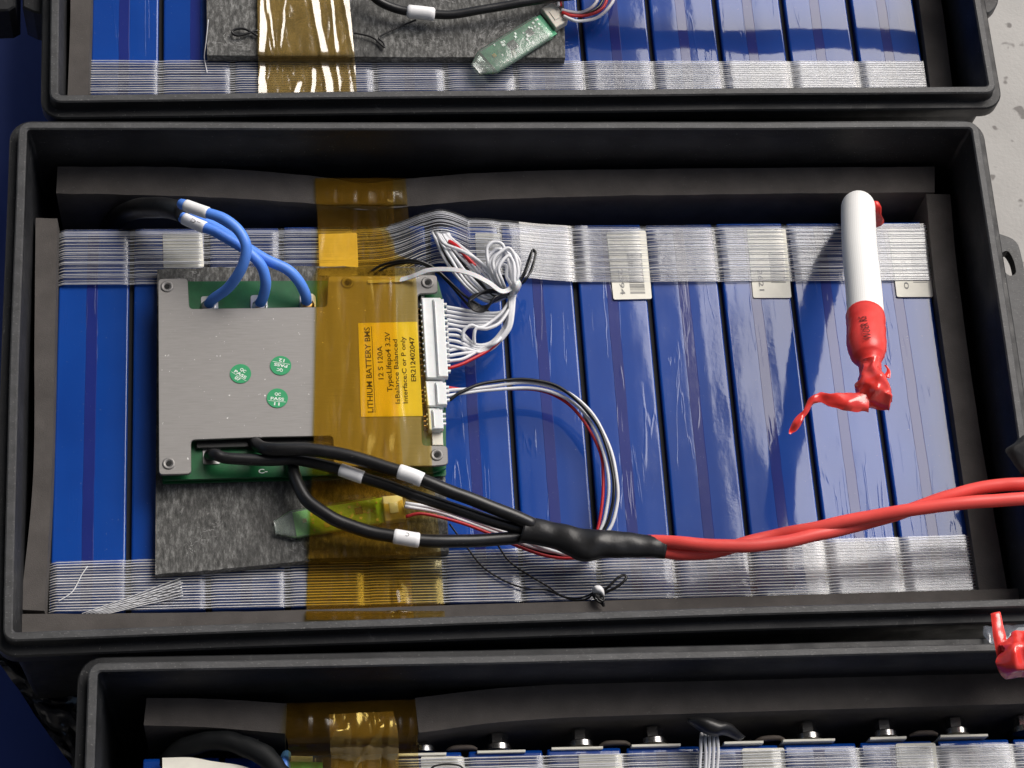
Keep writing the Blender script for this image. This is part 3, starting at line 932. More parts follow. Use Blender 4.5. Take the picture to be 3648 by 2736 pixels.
# dark components inside the near notch
for q_ in ([(700, 1562), (1180, 1552), (1184, 1584), (700, 1596)],):
    prism("heat_spreader", q_, ZPCB + .003, ZPCB, MT['chip'], bms, ch=.0003)
rr = random.Random(3)
for k in range(9):
    x = 985 + k * 21; y = 1600 + rr.uniform(-6, 6)
    prism("component", [(x, y), (x + 12, y), (x + 12, y + 16), (x, y + 16)], ZPCB + .0012, ZPCB, MT['chip'], bms, ch=.0002)
prism("component", [(1500, 1047), (1512, 1047), (1512, 1058), (1500, 1058)], ZPCB + .004, ZPCB, MT['silver'], bms, ch=.0002)
prism("component", [(1538, 1540), (1577, 1540), (1579, 1586), (1540, 1586)], ZPCB + .002, ZPCB, MT['cream'], bms, ch=.0003)

# white connectors
def connector(x0, x1, y0, y1, z1, n, parent, m, sl_=.06):
    def q(a, b, c, d):
        return [(a + (b - 1043) * 0 + sl_ * (b - y0), b), (c + sl_ * (b - y0), b), (c + sl_ * (d - y0), d), (a + sl_ * (d - y0), d)]
    o = prism("connector", q(x0, y0, x1, y1), z1, ZPCB, m, parent, r=.0006, ch=.0004)
    prism("socket_wall", q(x0 + 3, y0 + 3, x0 + 9, y1 - 3), z1 + .0008, z1 - .0005, m, o, ch=.0002)
    prism("plug_body", q(x1 - 28, y0 + 5, x1 + 10, y1 - 5), z1 + .0013, z1 - .003, m, o, ch=.0004)
    prism("plug_ridge", q(x1 - 24, y0 + 12, x1 - 20, y1 - 12), z1 + .0019, z1 + .0008, m, o, ch=.0002)
    g, t_ = [], []
    for k in range(n):
        y = y0 + 14 + (y1 - y0 - 28) * (k + .5) / n
        s = sl_ * (y - y0)
        g.append(prism_geo(ccw([W(a + s, b, z1).to_2d() for a, b in ((x0 - 13, y - 1.6), (x0 + 1, y - 1.6), (x0 + 1, y + 1.6), (x0 - 13, y + 1.6))]), ZPCB + .003, ZPCB + .001))
        t_.append(prism_geo(ccw([W(a + s, b, z1).to_2d() for a, b in ((x1 + 6, y - 3), (x1 + 20, y - 3), (x1 + 20, y + 3), (x1 + 6, y + 3))]), z1 + .0006, z1 - .002))
        t_.append(prism_geo(ccw([W(a + s, b, z1).to_2d() for a, b in ((x0 - 4, y - 2.5), (x0 + 1, y - 2.5), (x0 + 1, y + 2.5), (x0 - 4, y + 2.5))]), z1 - .0003, z1 - .002))
    V, F, _ = join(g); mesh("pins", V, F, MT['brass'], o, smooth=False)['kind'] = 'stuff'
    V, F, _ = join(t_); mesh("plug_teeth", V, F, m, o, smooth=False)['kind'] = 'stuff'
    return o
connector(1500, 1570, 1060, 1346, -.0195, 13, bms, MT['white'])['label'] = "long white many-pin connector"
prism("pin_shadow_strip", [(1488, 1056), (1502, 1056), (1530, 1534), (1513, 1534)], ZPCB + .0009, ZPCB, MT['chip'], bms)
connector(1514, 1578, 1357, 1446, -.0212, 4, bms, MT['white'])['label'] = "middle white connector with four wires"
connector(1522, 1566, 1453, 1532, -.0228, 3, bms, MT['white'])['label'] = "short empty white connector"

# yellow type label
lb = prism("type_label", [(1276, 1151), (1486, 1146), (1506, 1482), (1286, 1485)], ZP + .0004, ZP + .0001, MT['labelyellow'], bms, r=.0004)
lb['label'] = "yellow type label with black lettering"
zt0 = ZP + .00048
def zc5(x, y): return 1100 + x * .5425, 750 + y * .5425
for body_, x, ya, yb, h in (("LITHIUM BATTERY BMS", 412, 1326, 766, 20), ("12 S 120A", 486, 1108, 890, 18), ("Type:Lifepo4 3.2V", 540, 1190, 797, 18),
                       ("IsBalance Balanced", 590, 1268, 845, 16), ("Interface:C or P only", 641, 1266, 828, 16), ("ER212402047", 698, 1122, 830, 17)):
    k = (ya - yb) * .045
    text(body_, zc5(x + k * .5, ya), zc5(x - k * .5, yb), h, zt0, MT['ink'], lb, bold=.016)
a_, b_ = zc5(434, 1328), zc5(410, 760)
prism("underline", [a_, (a_[0] + 2, a_[1]), (b_[0] + 2, b_[1]), b_], zt0, zt0 - .00005, MT['ink'], lb)

# QC stickers
for (x, y, an, num, d_) in ((857, 1332, 32, "07", "turned clockwise, left"), (1000, 1303, 190, "12", "upside down, far"), (988, 1419, 5, "11", "upright, near")):
    c = W(x, y, ZP); R = 37.5 / PM(c)
    V = [c + Vector((R * math.cos(2 * math.pi * k / 40), R * math.sin(2 * math.pi * k / 40), h)) for h in (.0001, .0004) for k in range(40)]
    F = [tuple(range(40, 80))] + [(k, (k + 1) % 40, 40 + (k + 1) % 40, 40 + k) for k in range(40)]
    st = mesh("inspection_sticker", V, F, MT['stickergreen'], bms, smooth=False)
    st['label'] = f"round green QC PASS sticker {num}"
    a = math.radians(an); ux_, uy_ = math.cos(a), math.sin(a)       # pixel axes
    def loc(u, v): return x + u * ux_ - v * uy_ * 1.0, y + u * uy_ + v * ux_ * .93
    z_ = ZP + .0005
    text("QC", loc(-11, -11), loc(11, -11), 11, z_, MT['inkwhite'], st, bold=.03)
    text("PASS", loc(-24, 7), loc(24, 7), 11, z_, MT['inkwhite'], st, bold=.03)
    text(num, loc(-10, 27), loc(10, 27), 12, z_, MT['inkwhite'], st, bold=.03)
    q_ = [loc(-31, 10.5), loc(31, 10.5), loc(31, 12.0), loc(-31, 12.0)]
    prism("printed_line", q_, z_, z_ - .00005, MT['inkwhite'], st)

# ---------------------------------------------------------------- amber film
def dents(L, z=-.03):
    """creases: strips whose faces lean to the right; (x px, y px, half width px, half length px, lean, skew)"""
    D = []
    for x, y, hw, hl, sl_, sk in L:
        c = W(x, y, z); pm = PM(c); D.append((c.x, c.y, hw / pm, hl / pm / .91, sl_, sk))
    def f(x, y):
        d = 0
        for cx, cy, hw, hl, sl_, sk in D:
            v = (y - cy) / hl
            if abs(v) > 1: continue
            k = min(1, (1 - abs(v)) * 4)
            w_ = hw * (.55 + .45 * k)
            u = x - cx - sk * (y - cy) - .0006 * noise.noise(Vector((y * 120, cx * 50, 0)))
            if u < -w_ - .002 or u > w_: continue
            h = 2 * w_ * sl_
            d += k * (h * (u + w_ + .002) / .002 if u < -w_ else h * (w_ - u) / (2 * w_))
        return d
    return f
def film(name, rows, label, cols=26, seed=0, amp=.0004, fold=None, cat="film tape", seg=3, dz=0, mat_='kapton'):
    L = catmull([W(r[0], r[1], r[4] + dz) for r in rows], seg); R = catmull([W(r[2], r[3], r[4] + dz) for r in rows], seg)
    # linear in z to avoid overshoot
    n = len(L); V, F = [], []; C = cols + 1
    for i in range(n):
        for j in range(C):
            p = L[i].lerp(R[i], j / cols)
            d = amp * noise.noise(Vector((p.x * 90, p.y * 25, seed))) + amp * .5 * noise.noise(Vector((p.x * 240, p.y * 60, seed + 3)))
            if fold: d += fold(p.x, p.y)
            V.append(p + Vector((0, 0, abs(d))))
    for i in range(n - 1):
        for j in range(cols):
            F.append((i * C + j, i * C + j + 1, (i + 1) * C + j + 1, (i + 1) * C + j)[::-1])
    o = mesh(name, V, F, MT[mat_]); tag(o, label, cat); return o
def fx(tab, y):
    for (y0, x0), (y1, x1) in zip(tab, tab[1:]):
        if y <= y1: return x0 + (x1 - x0) * (y - y0) / (y1 - y0)
    return tab[-1][1]
lt = [(630, 1121), (815, 1131), (1101, 1127), (1570, 1117), (1700, 1110), (2210, 1089)]
rt_ = [(630, 1444), (815, 1459), (955, 1478), (1046, 1487), (1340, 1502), (1362, 1532), (1580, 1538), (1660, 1540), (1838, 1558), (1974, 1571), (2210, 1586)]
rt2 = [(630, 1400), (815, 1404), (1150, 1412), (1480, 1421), (1700, 1440), (2210, 1475)]
zr = [(634, -.0362), (660, -.0360), (720, -.0358), (734, -.0372), (770, -.0405), (812, -.0425), (830, -.0422), (900, -.0415), (945, -.0385), (958, -.0352), (976, -.0260), (984, -.0205), (1000, -.0203),
      (1060, -.0203), (1200, -.0203), (1350, -.0203), (1500, -.0203), (1600, -.0203), (1652, -.0203), (1664, -.0215), (1690, -.0300), (1715, -.0335), (1760, -.0318), (1800, -.0305), (1860, -.0305), (1920, -.0318),
      (1960, -.0345), (1985, -.0350), (2008, -.0400), (2040, -.0422), (2100, -.0428), (2160, -.0420), (2172, -.0380), (2178, -.0286), (2190, -.0286), (2207, -.0286)]
film("amber_film", [(fx(lt, y), y, fx(rt_, y), y, z) for y, z in zr], "wide amber polyimide film running down over the plate and both tapes in the middle box", mat_='kapton_flat', dz=.0003, cols=90, fold=dents([(1425, 1975, 14, 60, .2, -.15), (1438, 2130, 22, 75, .21, -.05), (1393, 2170, 10, 40, .2, -.1), (1245, 2172, 9, 36, .2, .05), (1320, 1610, 16, 45, .18, .3), (1395, 1600, 14, 40, .18, .2), (1430, 1180, 5, 60, .15, .3), (1180, 1250, 6, 40, .14, .6), (1290, 1050, 6, 50, .14, .7), (1400, 700, 16, 14, .2, .9), (1420, 655, 20, 10, .2, .4)]))
film("amber_film", [(fx(lt, y) + 3, y + 2, fx(rt2, y), y + 2, z) for y, z in zr], "second amber film layer doubling the left of the film in the middle box", seed=9, dz=.0012, mat_='kapton_flat', cols=50)
foldt = dents([(938, 130, 15, 230, .21, .03), (962, 40, 6, 160, .22, -.12), (1150, 140, 14, 240, .21, -.13), (1118, 280, 9, 90, .22, .05), (1058, 300, 12, 60, .2, .25), (1196, 120, 5, 200, .2, -.06), (1262, 120, 16, 240, .21, -.13), (1010, 60, 5, 120, .2, .1)])
film("amber_film", [(915, -120, 1238, -120, -.034), (917, 0, 1245, 0, -.034), (918, 100, 1254, 100, -.034), (919, 190, 1262, 190, -.0345), (919, 215, 1264, 215, -.0395), (920, 240, 1266, 240, -.0420), (920, 300, 1269, 300, -.0420), (921, 336, 1272, 334, -.0420)],
     "creased shiny amber film over the pad in the top box", cols=160, fold=foldt, seg=8, seed=4)
film("amber_film", [(1022, 2506, 1480, 2492, -.0330), (1020, 2560, 1484, 2560, -.0310), (1018, 2612, 1488, 2606, -.0310), (1026, 2650, 1488, 2640, -.034), (1028, 2690, 1490, 2690, -.041), (1030, 2760, 1494, 2760, -.0435), (1030, 2830, 1494, 2830, -.0435)],
     "amber film hanging over the far foam of the bottom box", cols=40, seed=6, amp=.0009, seg=8, mat_='kapton_flat')
film("amber_film", [(1172, 2545, 1400, 2535, -.0346), (1174, 2600, 1415, 2595, -.0340), (1176, 2660, 1420, 2650, -.0365), (1180, 2720, 1420, 2720, -.0435), (1180, 2800, 1420, 2800, -.0462)],
     "small crumpled amber film patch on the film of the bottom box", cols=60, seed=12, amp=.0012, seg=8, fold=dents([(1212, 2612, 28, 24, .2, .3), (1335, 2630, 13, 62, .21, .75), (1290, 2700, 16, 18, .2, .6)]))

# ---------------------------------------------------------------- blue cables
def flow(pts): return pts
b1, p1, r1 = cable("blue_cable", [(648, 728, .006), (664, 732, .009), (739, 757, .013), (798, 779, .014), (848, 819, .013), (876, 874, .011), (872, 928, .006), (848, 978, -.001), (808, 1028, -.011), (760, 1066, -.021), (742, 1088, -.0275)], 19.5, MT['bluecable'])
tag(b1, "blue silicone cable crossing over the others, soldered at the left pad", "cable", "blue cables soldered to the board")
b2, p2, r2 = cable("blue_cable", [(640, 762, -.004), (656, 778, -.003), (728, 812, -.001), (770, 829, .0), (830, 862, .0), (892, 905, -.001), (932, 948, -.004), (947, 998, -.010), (940, 1043, -.018), (924, 1086, -.0275)], 19.5, MT['bluecable'])
tag(b2, "blue silicone cable with D- marker sleeve, soldered at the middle pad", "cable", "blue cables soldered to the board")
b3, p3, r3 = cable("blue_cable", [(652, 748, -.012), (700, 778, -.011), (778, 818, -.010), (830, 852, -.009), (888, 890, -.008), (950, 925, -.008), (1022, 960, -.010), (1062, 1000, -.014), (1086, 1043, -.020), (1094, 1084, -.0275)], 19.5, MT['bluecable'])
tag(b3, "blue silicone cable passing under the others, soldered at the right pad", "cable", "blue cables soldered to the board")
collar("marker_sleeve", p1, r1, (700, 742), 40, MT['sleevelabel'], b1)
mk, cc, ax, rk = collar("marker_sleeve", p2, r2, (690, 796), 40, MT['sleevelabel'], b2)
def on_tube(cc, ax, rk):
    side = Vector((-ax.y, ax.x, 0)).normalized()
    def f(q):
        d = q - cc; s = d.dot(side); al = d.dot(Vector((ax.x, ax.y, 0)).normalized())
        return cc.z + al * ax.z + math.sqrt(max(rk * rk - s * s, (rk * .3) ** 2)) + .00012
    return f
text("D", (677, 787), (692, 796), 14, cc.z + rk, MT['ink'], mk, bold=-.01, drop=on_tube(cc, ax, rk))
text("-", (699, 793), (712, 800), 14, cc.z + rk, MT['ink'], mk, bold=-.01, drop=on_tube(cc, ax, rk))
for (x, y, p_) in ((741, 1092, b1), (924, 1090, b2), (1095, 1088, b3)):
    c = W(x, y, -.0278)
    V, F = [], []
    for i in range(5):
        for k in range(12):
            a = 2 * math.pi * k / 12; rr_ = (.0042, .0040, .0034, .0024, .0008)[i]
            V.append(c + Vector((rr_ * math.cos(a), rr_ * math.sin(a), (0, .0008, .0016, .0022, .0024)[i] + .0003 * noise.noise(Vector((a, i, x))))))
    for i in range(4):
        for k in range(12): F.append((i * 12 + k, i * 12 + (k + 1) % 12, (i + 1) * 12 + (k + 1) % 12, (i + 1) * 12 + k))
    mesh("solder_joint", V, F, MT['brass'] if p_ is b3 else MT['silver'], bms)

# ---------------------------------------------------------------- black cables, splice, red cables
k1, q1, s1 = cable("black_cable", [(905, 1572, -.026), (930, 1592, -.017), (975, 1601, -.012), (1097, 1600, -.010), (1205, 1615, -.009), (1314, 1645, -.008), (1422, 1680, -.007), (1504, 1711, -.006), (1600, 1748, -.007), (1699, 1785, -.009), (1790, 1820, -.012), (1900, 1868, -.016)], 24, MT['blackcable'])
tag(k1, "black cable arching farthest from the pad edge, with a C- marker sleeve", "cable", "black cables from the board to the splice")
k2, q2, s2 = cable("black_cable", [(745, 1622, -.027), (765, 1618, -.019), (804, 1632, -.018), (880, 1638, -.018), (975, 1638, -.018), (1043, 1637, -.018), (1151, 1657, -.017), (1249, 1686, -.016), (1368, 1728, -.015), (1500, 1773, -.014), (1649, 1820, -.016), (1780, 1864, -.019), (1900, 1893, -.022)], 21, MT['blackcable'])
tag(k2, "black cable between the two others, with a blank marker sleeve over the amber film", "cable", "black cables from the board to the splice")
k3, q3, s3 = cable("black_cable", [(1035, 1612, -.027), (1040, 1650, -.025), (1050, 1700, -.022), (1075, 1755, -.020), (1110, 1797, -.019), (1178, 1844, -.018), (1250, 1873, -.018), (1314, 1893, -.018), (1395, 1909, -.018), (1477, 1922, -.018), (1585, 1929, -.019), (1694, 1927, -.021), (1800, 1918, -.023), (1900, 1908, -.024)], 24, MT['blackcable'])
tag(k3, "black cable looping nearest the viewer across the small green module", "cable", "black cables from the board to the splice")
mk, cc, ax, rk = collar("marker_sleeve", q1, s1, (1466, 1697), 37, MT['sleevelabel'], k1)
text("C-", (1474, 1722), (1442, 1714), 12, cc.z + rk * .5, MT['ink'], mk, drop=on_tube(cc, ax, rk))
collar("marker_sleeve", q2, s2, (1249, 1683), 38, MT['sleevelabel'], k2)
mk, cc, ax, rk = collar("marker_sleeve", q3, s3, (1442, 1915), 38, MT['sleevelabel'], k3)
text("C", (1460, 1900), (1448, 1896), 14, cc.z + rk, MT['ink_grey'], mk, drop=on_tube(cc, ax, rk))

V, F = lens_geo([(1878, 1838, 1850, 1932, -.019, .9), (1920, 1850, 1905, 1940, -.019, 1.0), (1985, 1862, 1965, 1952, -.018, 1.0), (2060, 1882, 2020, 1976, -.017, 1.0), (2100, 1884, 2070, 1998, -.016, 1.1), (2140, 1890, 2110, 1998, -.015, 1.1),
                 (2190, 1893, 2160, 1986, -.015, .95), (2250, 1899, 2235, 1986, -.015, .9), (2320, 1906, 2308, 1988, -.015, .85), (2376, 1910, 2368, 1990, -.015, .85)], .0060, cols=22, amp=.0010, fr=120, seed=4, seg=6, boxy=.5)
o = mesh("splice_sleeve", V, F, MT['shrinkblack']); tag(o, "lumpy black heat-shrink sleeve joining black and red cables", "cable sleeve")
ra, pa_, ra_r = cable("red_cable", [(2300, 1930, -.016), (2365, 1929, -.013), (2430, 1934, -.010), (2513, 1943, -.008), (2600, 1946, -.006), (2682, 1943, -.005), (2795, 1930, -.005), (2908, 1906, -.005), (3020, 1881, -.005), (3133, 1850, -.003), (3246, 1815, .001), (3359, 1775, .005), (3472, 1745, .008), (3560, 1730, .010), (3660, 1723, .012), (3850, 1712, .012), (4150, 1715, -.02), (4400, 1740, -.10), (4560, 1790, -.168), (5200, 1850, -.176)], 24, MT['redcable'])
tag(ra, "red cable that ends uppermost at the right edge", "cable", "two twisted red cables")
rb, pb_, rb_r = cable("red_cable", [(2300, 1966, -.018), (2365, 1968, -.017), (2430, 1974, -.016), (2513, 1972, -.015), (2590, 1955, -.014), (2680, 1925, -.014), (2760, 1909, -.013), (2852, 1891, -.008), (2964, 1868, -.003), (3077, 1846, .001), (3190, 1826, .006), (3303, 1808, .010), (3416, 1795, .013), (3530, 1785, .014), (3660, 1775, .015), (3850, 1762, .014), (4150, 1765, -.02), (4390, 1795, -.10), (4550, 1845, -.168), (5200, 1920, -.176)], 24, MT['redcable'])
tag(rb, "red cable that ends lowermost at the right edge", "cable", "two twisted red cables")

# cables of the top box: they run above the picture's edge and mirror in its cells
for nm, off, lb_ in (("a", 0, "upper"), ("b", 44, "lower")):
    o = cable("red_cable", [(1980, -95 + off, -.022), (2200, -85 + off, -.014), (2500, -95 + off * .4, -.010), (2800, -125 + off, -.006), (3100, -165 + off * .6, 0), (3500, -215 + off, .010), (3900, -240 + off, .012)], 24, MT['redcable'])[0]
    tag(o, f"red cable crossing the top box just beyond the picture's upper edge, {lb_} one", "cable", "red cables of the top box")

# ---------------------------------------------------------------- signal harness from the board to the module
def wire(name, pts, rpx, m, label, group=None, cat="wire", n=6, sides=8):
    o, p, r = cable(name, pts, rpx, m, None, n, sides); tag(o, label, cat, group); return o
G = "thin wires of the looping signal harness"
wire("signal_wire", [(1590, 1393, -.0225), (1670, 1388, -.023), (1751, 1376, -.025), (1860, 1364, -.026), (1960, 1376, -.026), (2040, 1408, -.026), (2104, 1468, -.026), (2154, 1556, -.026), (2184, 1640, -.026), (2200, 1728, -.027), (2197, 1798, -.029), (2172, 1883, -.031), (2110, 1955, -.033), (2047, 1978, -.034), (1960, 1960, -.034), (1888, 1932, -.034), (1798, 1894, -.033), (1649, 1842, -.031), (1550, 1812, -.029), (1444, 1790, -.027)], 6.5, MT['whitewire'], "outermost white wire of the looping harness", G)
wire("signal_wire", [(1590, 1408, -.0225), (1670, 1399, -.024), (1751, 1388, -.026), (1860, 1380, -.027), (1960, 1394, -.027), (2030, 1426, -.027), (2085, 1478, -.027), (2130, 1560, -.027), (2158, 1650, -.027), (2168, 1735, -.028), (2160, 1810, -.030), (2140, 1883, -.032), (2090, 1958, -.034), (2000, 1968, -.035), (1880, 1944, -.035), (1790, 1904, -.034), (1649, 1855, -.032), (1550, 1822, -.030), (1444, 1806, -.027)], 6.5, MT['whitewire'], "inner white wire of the looping harness", G)
wire("signal_wire", [(1602, 1425, -.0225), (1643, 1396, -.022), (1724, 1367, -.023), (1822, 1352, -.024), (1914, 1357, -.024), (1995, 1382, -.024), (2077, 1448, -.024), (2130, 1520, -.025), (2162, 1600, -.025), (2182, 1690, -.026), (2184, 1760, -.027), (2176, 1820, -.029), (2154, 1883, -.031), (2090, 1968, -.034), (1960, 1974, -.036), (1860, 1945, -.036)], 6.5, MT['blackwire'], "black wire of the looping harness", G)
wire("signal_wire", [(1590, 1380, -.0225), (1650, 1388, -.024), (1700, 1390, -.027), (1800, 1386, -.029), (1900, 1388, -.029), (1970, 1406, -.029), (2040, 1452, -.029), (2100, 1530, -.029), (2140, 1620, -.029), (2150, 1700, -.030), (2148, 1790, -.031), (2130, 1883, -.033), (2100, 1975, -.034), (2042, 1988, -.034), (1972, 1986, -.034), (1898, 1966, -.033), (1808, 1930, -.032), (1729, 1895, -.031), (1600, 1852, -.029), (1500, 1830, -.027), (1446, 1840, -.0265)], 6, MT['redwire'], "red wire of the looping harness, lowest at the module", G)

# ---------------------------------------------------------------- small modules
def module(ax0, ax1, hw, z, tip, cpoly, cmat, label, seed=0, bm='pcb_mod'):
    """flat green board in clear heat shrink; axis in pixels"""
    P0, P1 = W(*ax0, z), W(*ax1, z)
    u = (P1 - P0); Lg = u.length; u.normalize(); v = Vector((-u.y, u.x, 0)); h = hw / PM(P0)
    t = empty("sensor_module", (P0 + P1) / 2 - Vector((0, 0, .003)), label, "module")
    def q(a, b): return P0 + u * Lg * a + v * h * b
    bp = ccw([q(a, b).to_2d() for a, b in ((0.02, -.86), (1, -.86), (1, .86), (.02, .86))])
    V, F = prism_geo(bp, z - .0012, z - .0026, 0); mesh("board", V, F, MT[bm], t, smooth=False)
    rr = random.Random(seed)
    for (a, b, sw, sh, hh, mm) in ((.42, .05, .055, .30, .0012, 'chip'), (.72, .18, .04, .22, .0010, 'chip'), (.36, -.42, .03, .16, .0009, 'cream'), (.13, .12, .022, .12, .0009, 'amberplastic')):
        V, F = prism_geo(ccw([q(a + sx * sw, b + sy * sh).to_2d() for sx, sy in ((-1, -1), (1, -1), (1, 1), (-1, 1))]), z - .0012 + hh, z - .0012)
        mesh("component", V, F, MT[mm], t, smooth=False)
    cs = []
    for k in range(34):
        a = rr.uniform(.2, .93); b = rr.uniform(-.65, .75); w_ = rr.uniform(.008, .016); hh_ = rr.uniform(.05, .1)
        cs.append(prism_geo(ccw([q(a + sx * w_, b + sy * hh_).to_2d() for sx, sy in ((-1, -1), (1, -1), (1, 1), (-1, 1))]), z - .0012 + rr.uniform(.0003, .0007), z - .0012))
    V, F, _ = join(cs); o = mesh("small_parts", V, F, MT['silver'], t, smooth=False); o['kind'] = 'stuff'
    # heat shrink sleeve
    rows = []
    for a, b, th in ((-.205, .52, .9), (-.18, .50, .8), (-.1, .74, .85), (-.01, .98, .9), (.06, 1.0, 1), (.4, 1.0, 1.0), (.8, 1, 1), (.93, .98, 1)):
        if tip is not None: a = a * tip if a < 0 else a
        rows.append((a, b, th))
    V, F = [], []
    C = 20
    for i, (a, b, th) in enumerate(rows):
        for k in range(C):
            an = 2 * math.pi * k / C
            cxx, szz = math.cos(an), math.sin(an)
            yy = math.copysign(abs(cxx) ** .6, cxx) * b
            zz = math.copysign(abs(szz) ** .6, szz) * .0019 * th
            p = q(a, yy) + Vector((0, 0, zz - .0012 + .0003 * noise.noise(Vector((a * 9, an * 2, seed)))))
            V.append(p)
    for i in range(len(rows) - 1):
        for k in range(C):
            F.append((i * C + k, i * C + (k + 1) % C, (i + 1) * C + (k + 1) % C, (i + 1) * C + k))
    mesh("clear_sleeve", V, F, MT['shrinkclear'], t)
    c = prism("plug", cpoly, z + .0022, z - .003, MT[cmat], t, r=.0005, ch=.0004)
    cxp = sum(p[0] for p in cpoly) / 4; cyp = sum(p[1] for p in cpoly) / 4
    inner = [(cxp + (p[0] - cxp) * .45, cyp + (p[1] - cyp) * .45) for p in cpoly]
    prism("plug_latch", inner, z + .0027, z + .0015, MT[cmat], c, ch=.0003)
    return t
module((1043, 1866), (1372, 1812), 55, -.0325, .95, [(1362, 1768), (1432, 1762), (1446, 1848), (1372, 1856)], 'white', "small green module in clear sleeve lying under the amber film in the middle box", 1, 'pcb_brightened')
module((1737, 218), (1955, 82), 57, -.033, .95, [(1929, 28), (1972, 6), (2024, 72), (1980, 98)], 'cream', "small green module in clear sleeve lying slanted on the pad in the top box", 2)
Gt = "thin wires at the plug of the top module"
wire("signal_wire", [(2000, 35, -.029), (2034, 41, -.029), (2075, 41, -.031), (2122, 10, -.033), (2150, -60, -.034)], 6, MT['whitewire'], "inner white wire curling from the plug in the top box", Gt)
wire("signal_wire", [(2004, 45, -.029), (2040, 56, -.029), (2099, 53, -.032), (2152, 22, -.034), (2175, -50, -.034)], 6, MT['redwire'], "red wire curling from the plug in the top box", Gt)
wire("signal_wire", [(2002, 40, -.030), (2038, 49, -.030), (2090, 48, -.033), (2140, 14, -.035), (2160, -60, -.035)], 6, MT['blackwire'], "black wire curling from the plug in the top box", Gt)
wire("signal_wire", [(2010, 58, -.029), (2035, 70, -.029), (2064, 76, -.031), (2134, 59, -.034), (2181, 10, -.035), (2195, -50, -.035)], 6, MT['whitewire'], "outer white wire curling from the plug in the top box", Gt)
wire("signal_wire", [(1990, 22, -.028), (1985, -20, -.026), (1980, -80, -.024)], 6, MT['whitewire'], "white wire leaving the plug in the top box straight up", Gt)
wire("signal_wire", [(1998, 22, -.028), (1996, -20, -.026), (1998, -80, -.024)], 5, MT['redwire'], "red wire leaving the plug in the top box straight up", Gt)

k4, q4, s4 = cable("black_cable", [(1290, -60, -.022), (1345, 2, -.026), (1420, 36, -.028), (1494, 46, -.028), (1600, 54, -.028), (1746, 30, -.027), (1900, 4, -.026), (2060, -18, -.026)], 16, MT['blackcable'])
tag(k4, "black cable with blank white sleeve curving along the pad in the top box", "cable")
collar("marker_sleeve", q4, s4, (1494, 46), 36, MT['sleevelabel'], k4, k=1.55)
wire("sensor_wire", [(1482, 70, -.033), (1420, 98, -.034), (1370, 120, -.034), (1350, 135, -.034), (1365, 152, -.034), (1368, 168, -.034), (1330, 135, -.034), (1280, 122, -.034), (1262, 120, -.034)], 3.5, MT['blackwire'], "thin black twisted wire lying right of the amber film in the top box")
wire("sensor_wire", [(918, 128, -.034), (870, 104, -.034), (835, 106, -.034), (826, 118, -.034), (845, 128, -.034), (880, 120, -.034), (918, 108, -.034)], 4.5, MT['blackwire'], "thin black wire loop on the pad left of the amber film in the top box")

# ---------------------------------------------------------------- white sensing wires
GW = "thin white wires of the tied bundle"
def ww(pts, label, m='whitewire', r=6.3, name="sensing_wire", g=GW): return wire(name, pts, r, MT[m], label, g, n=6, sides=8)
KX, KY = 1826, 1050
rr = random.Random(11)
for k in range(5):
    y = 1094 + k * 15
    ww([(1592, y, -.021), (1650, y + 9, -.021 - .0006 * k), (1720, 1116 + k * 11, -.022 - .0008 * k), (1775, 1116 + k * 9, -.022 - .001 * k), (1808, 1100 + k * 4, -.022), (1822 + k * 2, 1064 + k, -.020), (1832 + k * 1.5, 1034, -.019)],
       f"white wire from the long connector to the tied bundle, {ORD[k]} of the upper five")
for k in range(7):
    y = 1174 + k * 19
    if k < 4:
        P = [(1594, y, -.021), (1640, y + 6 + k, -.021), (1690, 1226 + k * 9, -.024 - .0006 * k), (1745, 1222 + k * 8, -.026), (1790, 1176 + k * 8, -.025), (1812, 1130, -.024 + .001 * k), (1822 + k, 1080, -.021), (1834, 1036, -.020)]
    else:
        P = [(1594, y, -.021), (1650, y - 10, -.022), (1715, 1250 - (k - 4) * 6 + 6, -.024), (1768, 1212 + (k - 4) * 4, -.026 + .001 * k), (1800, 1170, -.024), (1818, 1118, -.022), (1828, 1070, -.020), (1836, 1036, -.019)]
    ww(P, f"white wire from the long connector to the tied bundle, {ORD[k]} of the lower seven")
ww([(1598, 1312, -.021), (1660, 1290, -.022), (1735, 1250, -.024), (1790, 1200, -.024), (1816, 1140, -.023), (1828, 1080, -.021)], "red wire at the bottom of the long connector", 'redwire')
ww([(1650, 1212, -.020), (1652, 1180, -.018), (1678, 1160, -.017), (1712, 1168, -.018), (1745, 1150, -.020), (1790, 1110, -.020), (1825, 1060, -.020)], "white wire making a small loose loop beside the long connector")
ww([(1690, 1226, -.021), (1690, 1192, -.018), (1700, 1172, -.017), (1735, 1172, -.017), (1780, 1150, -.018), (1815, 1100, -.019)], "second small loose loop of white wire beside the long connector")
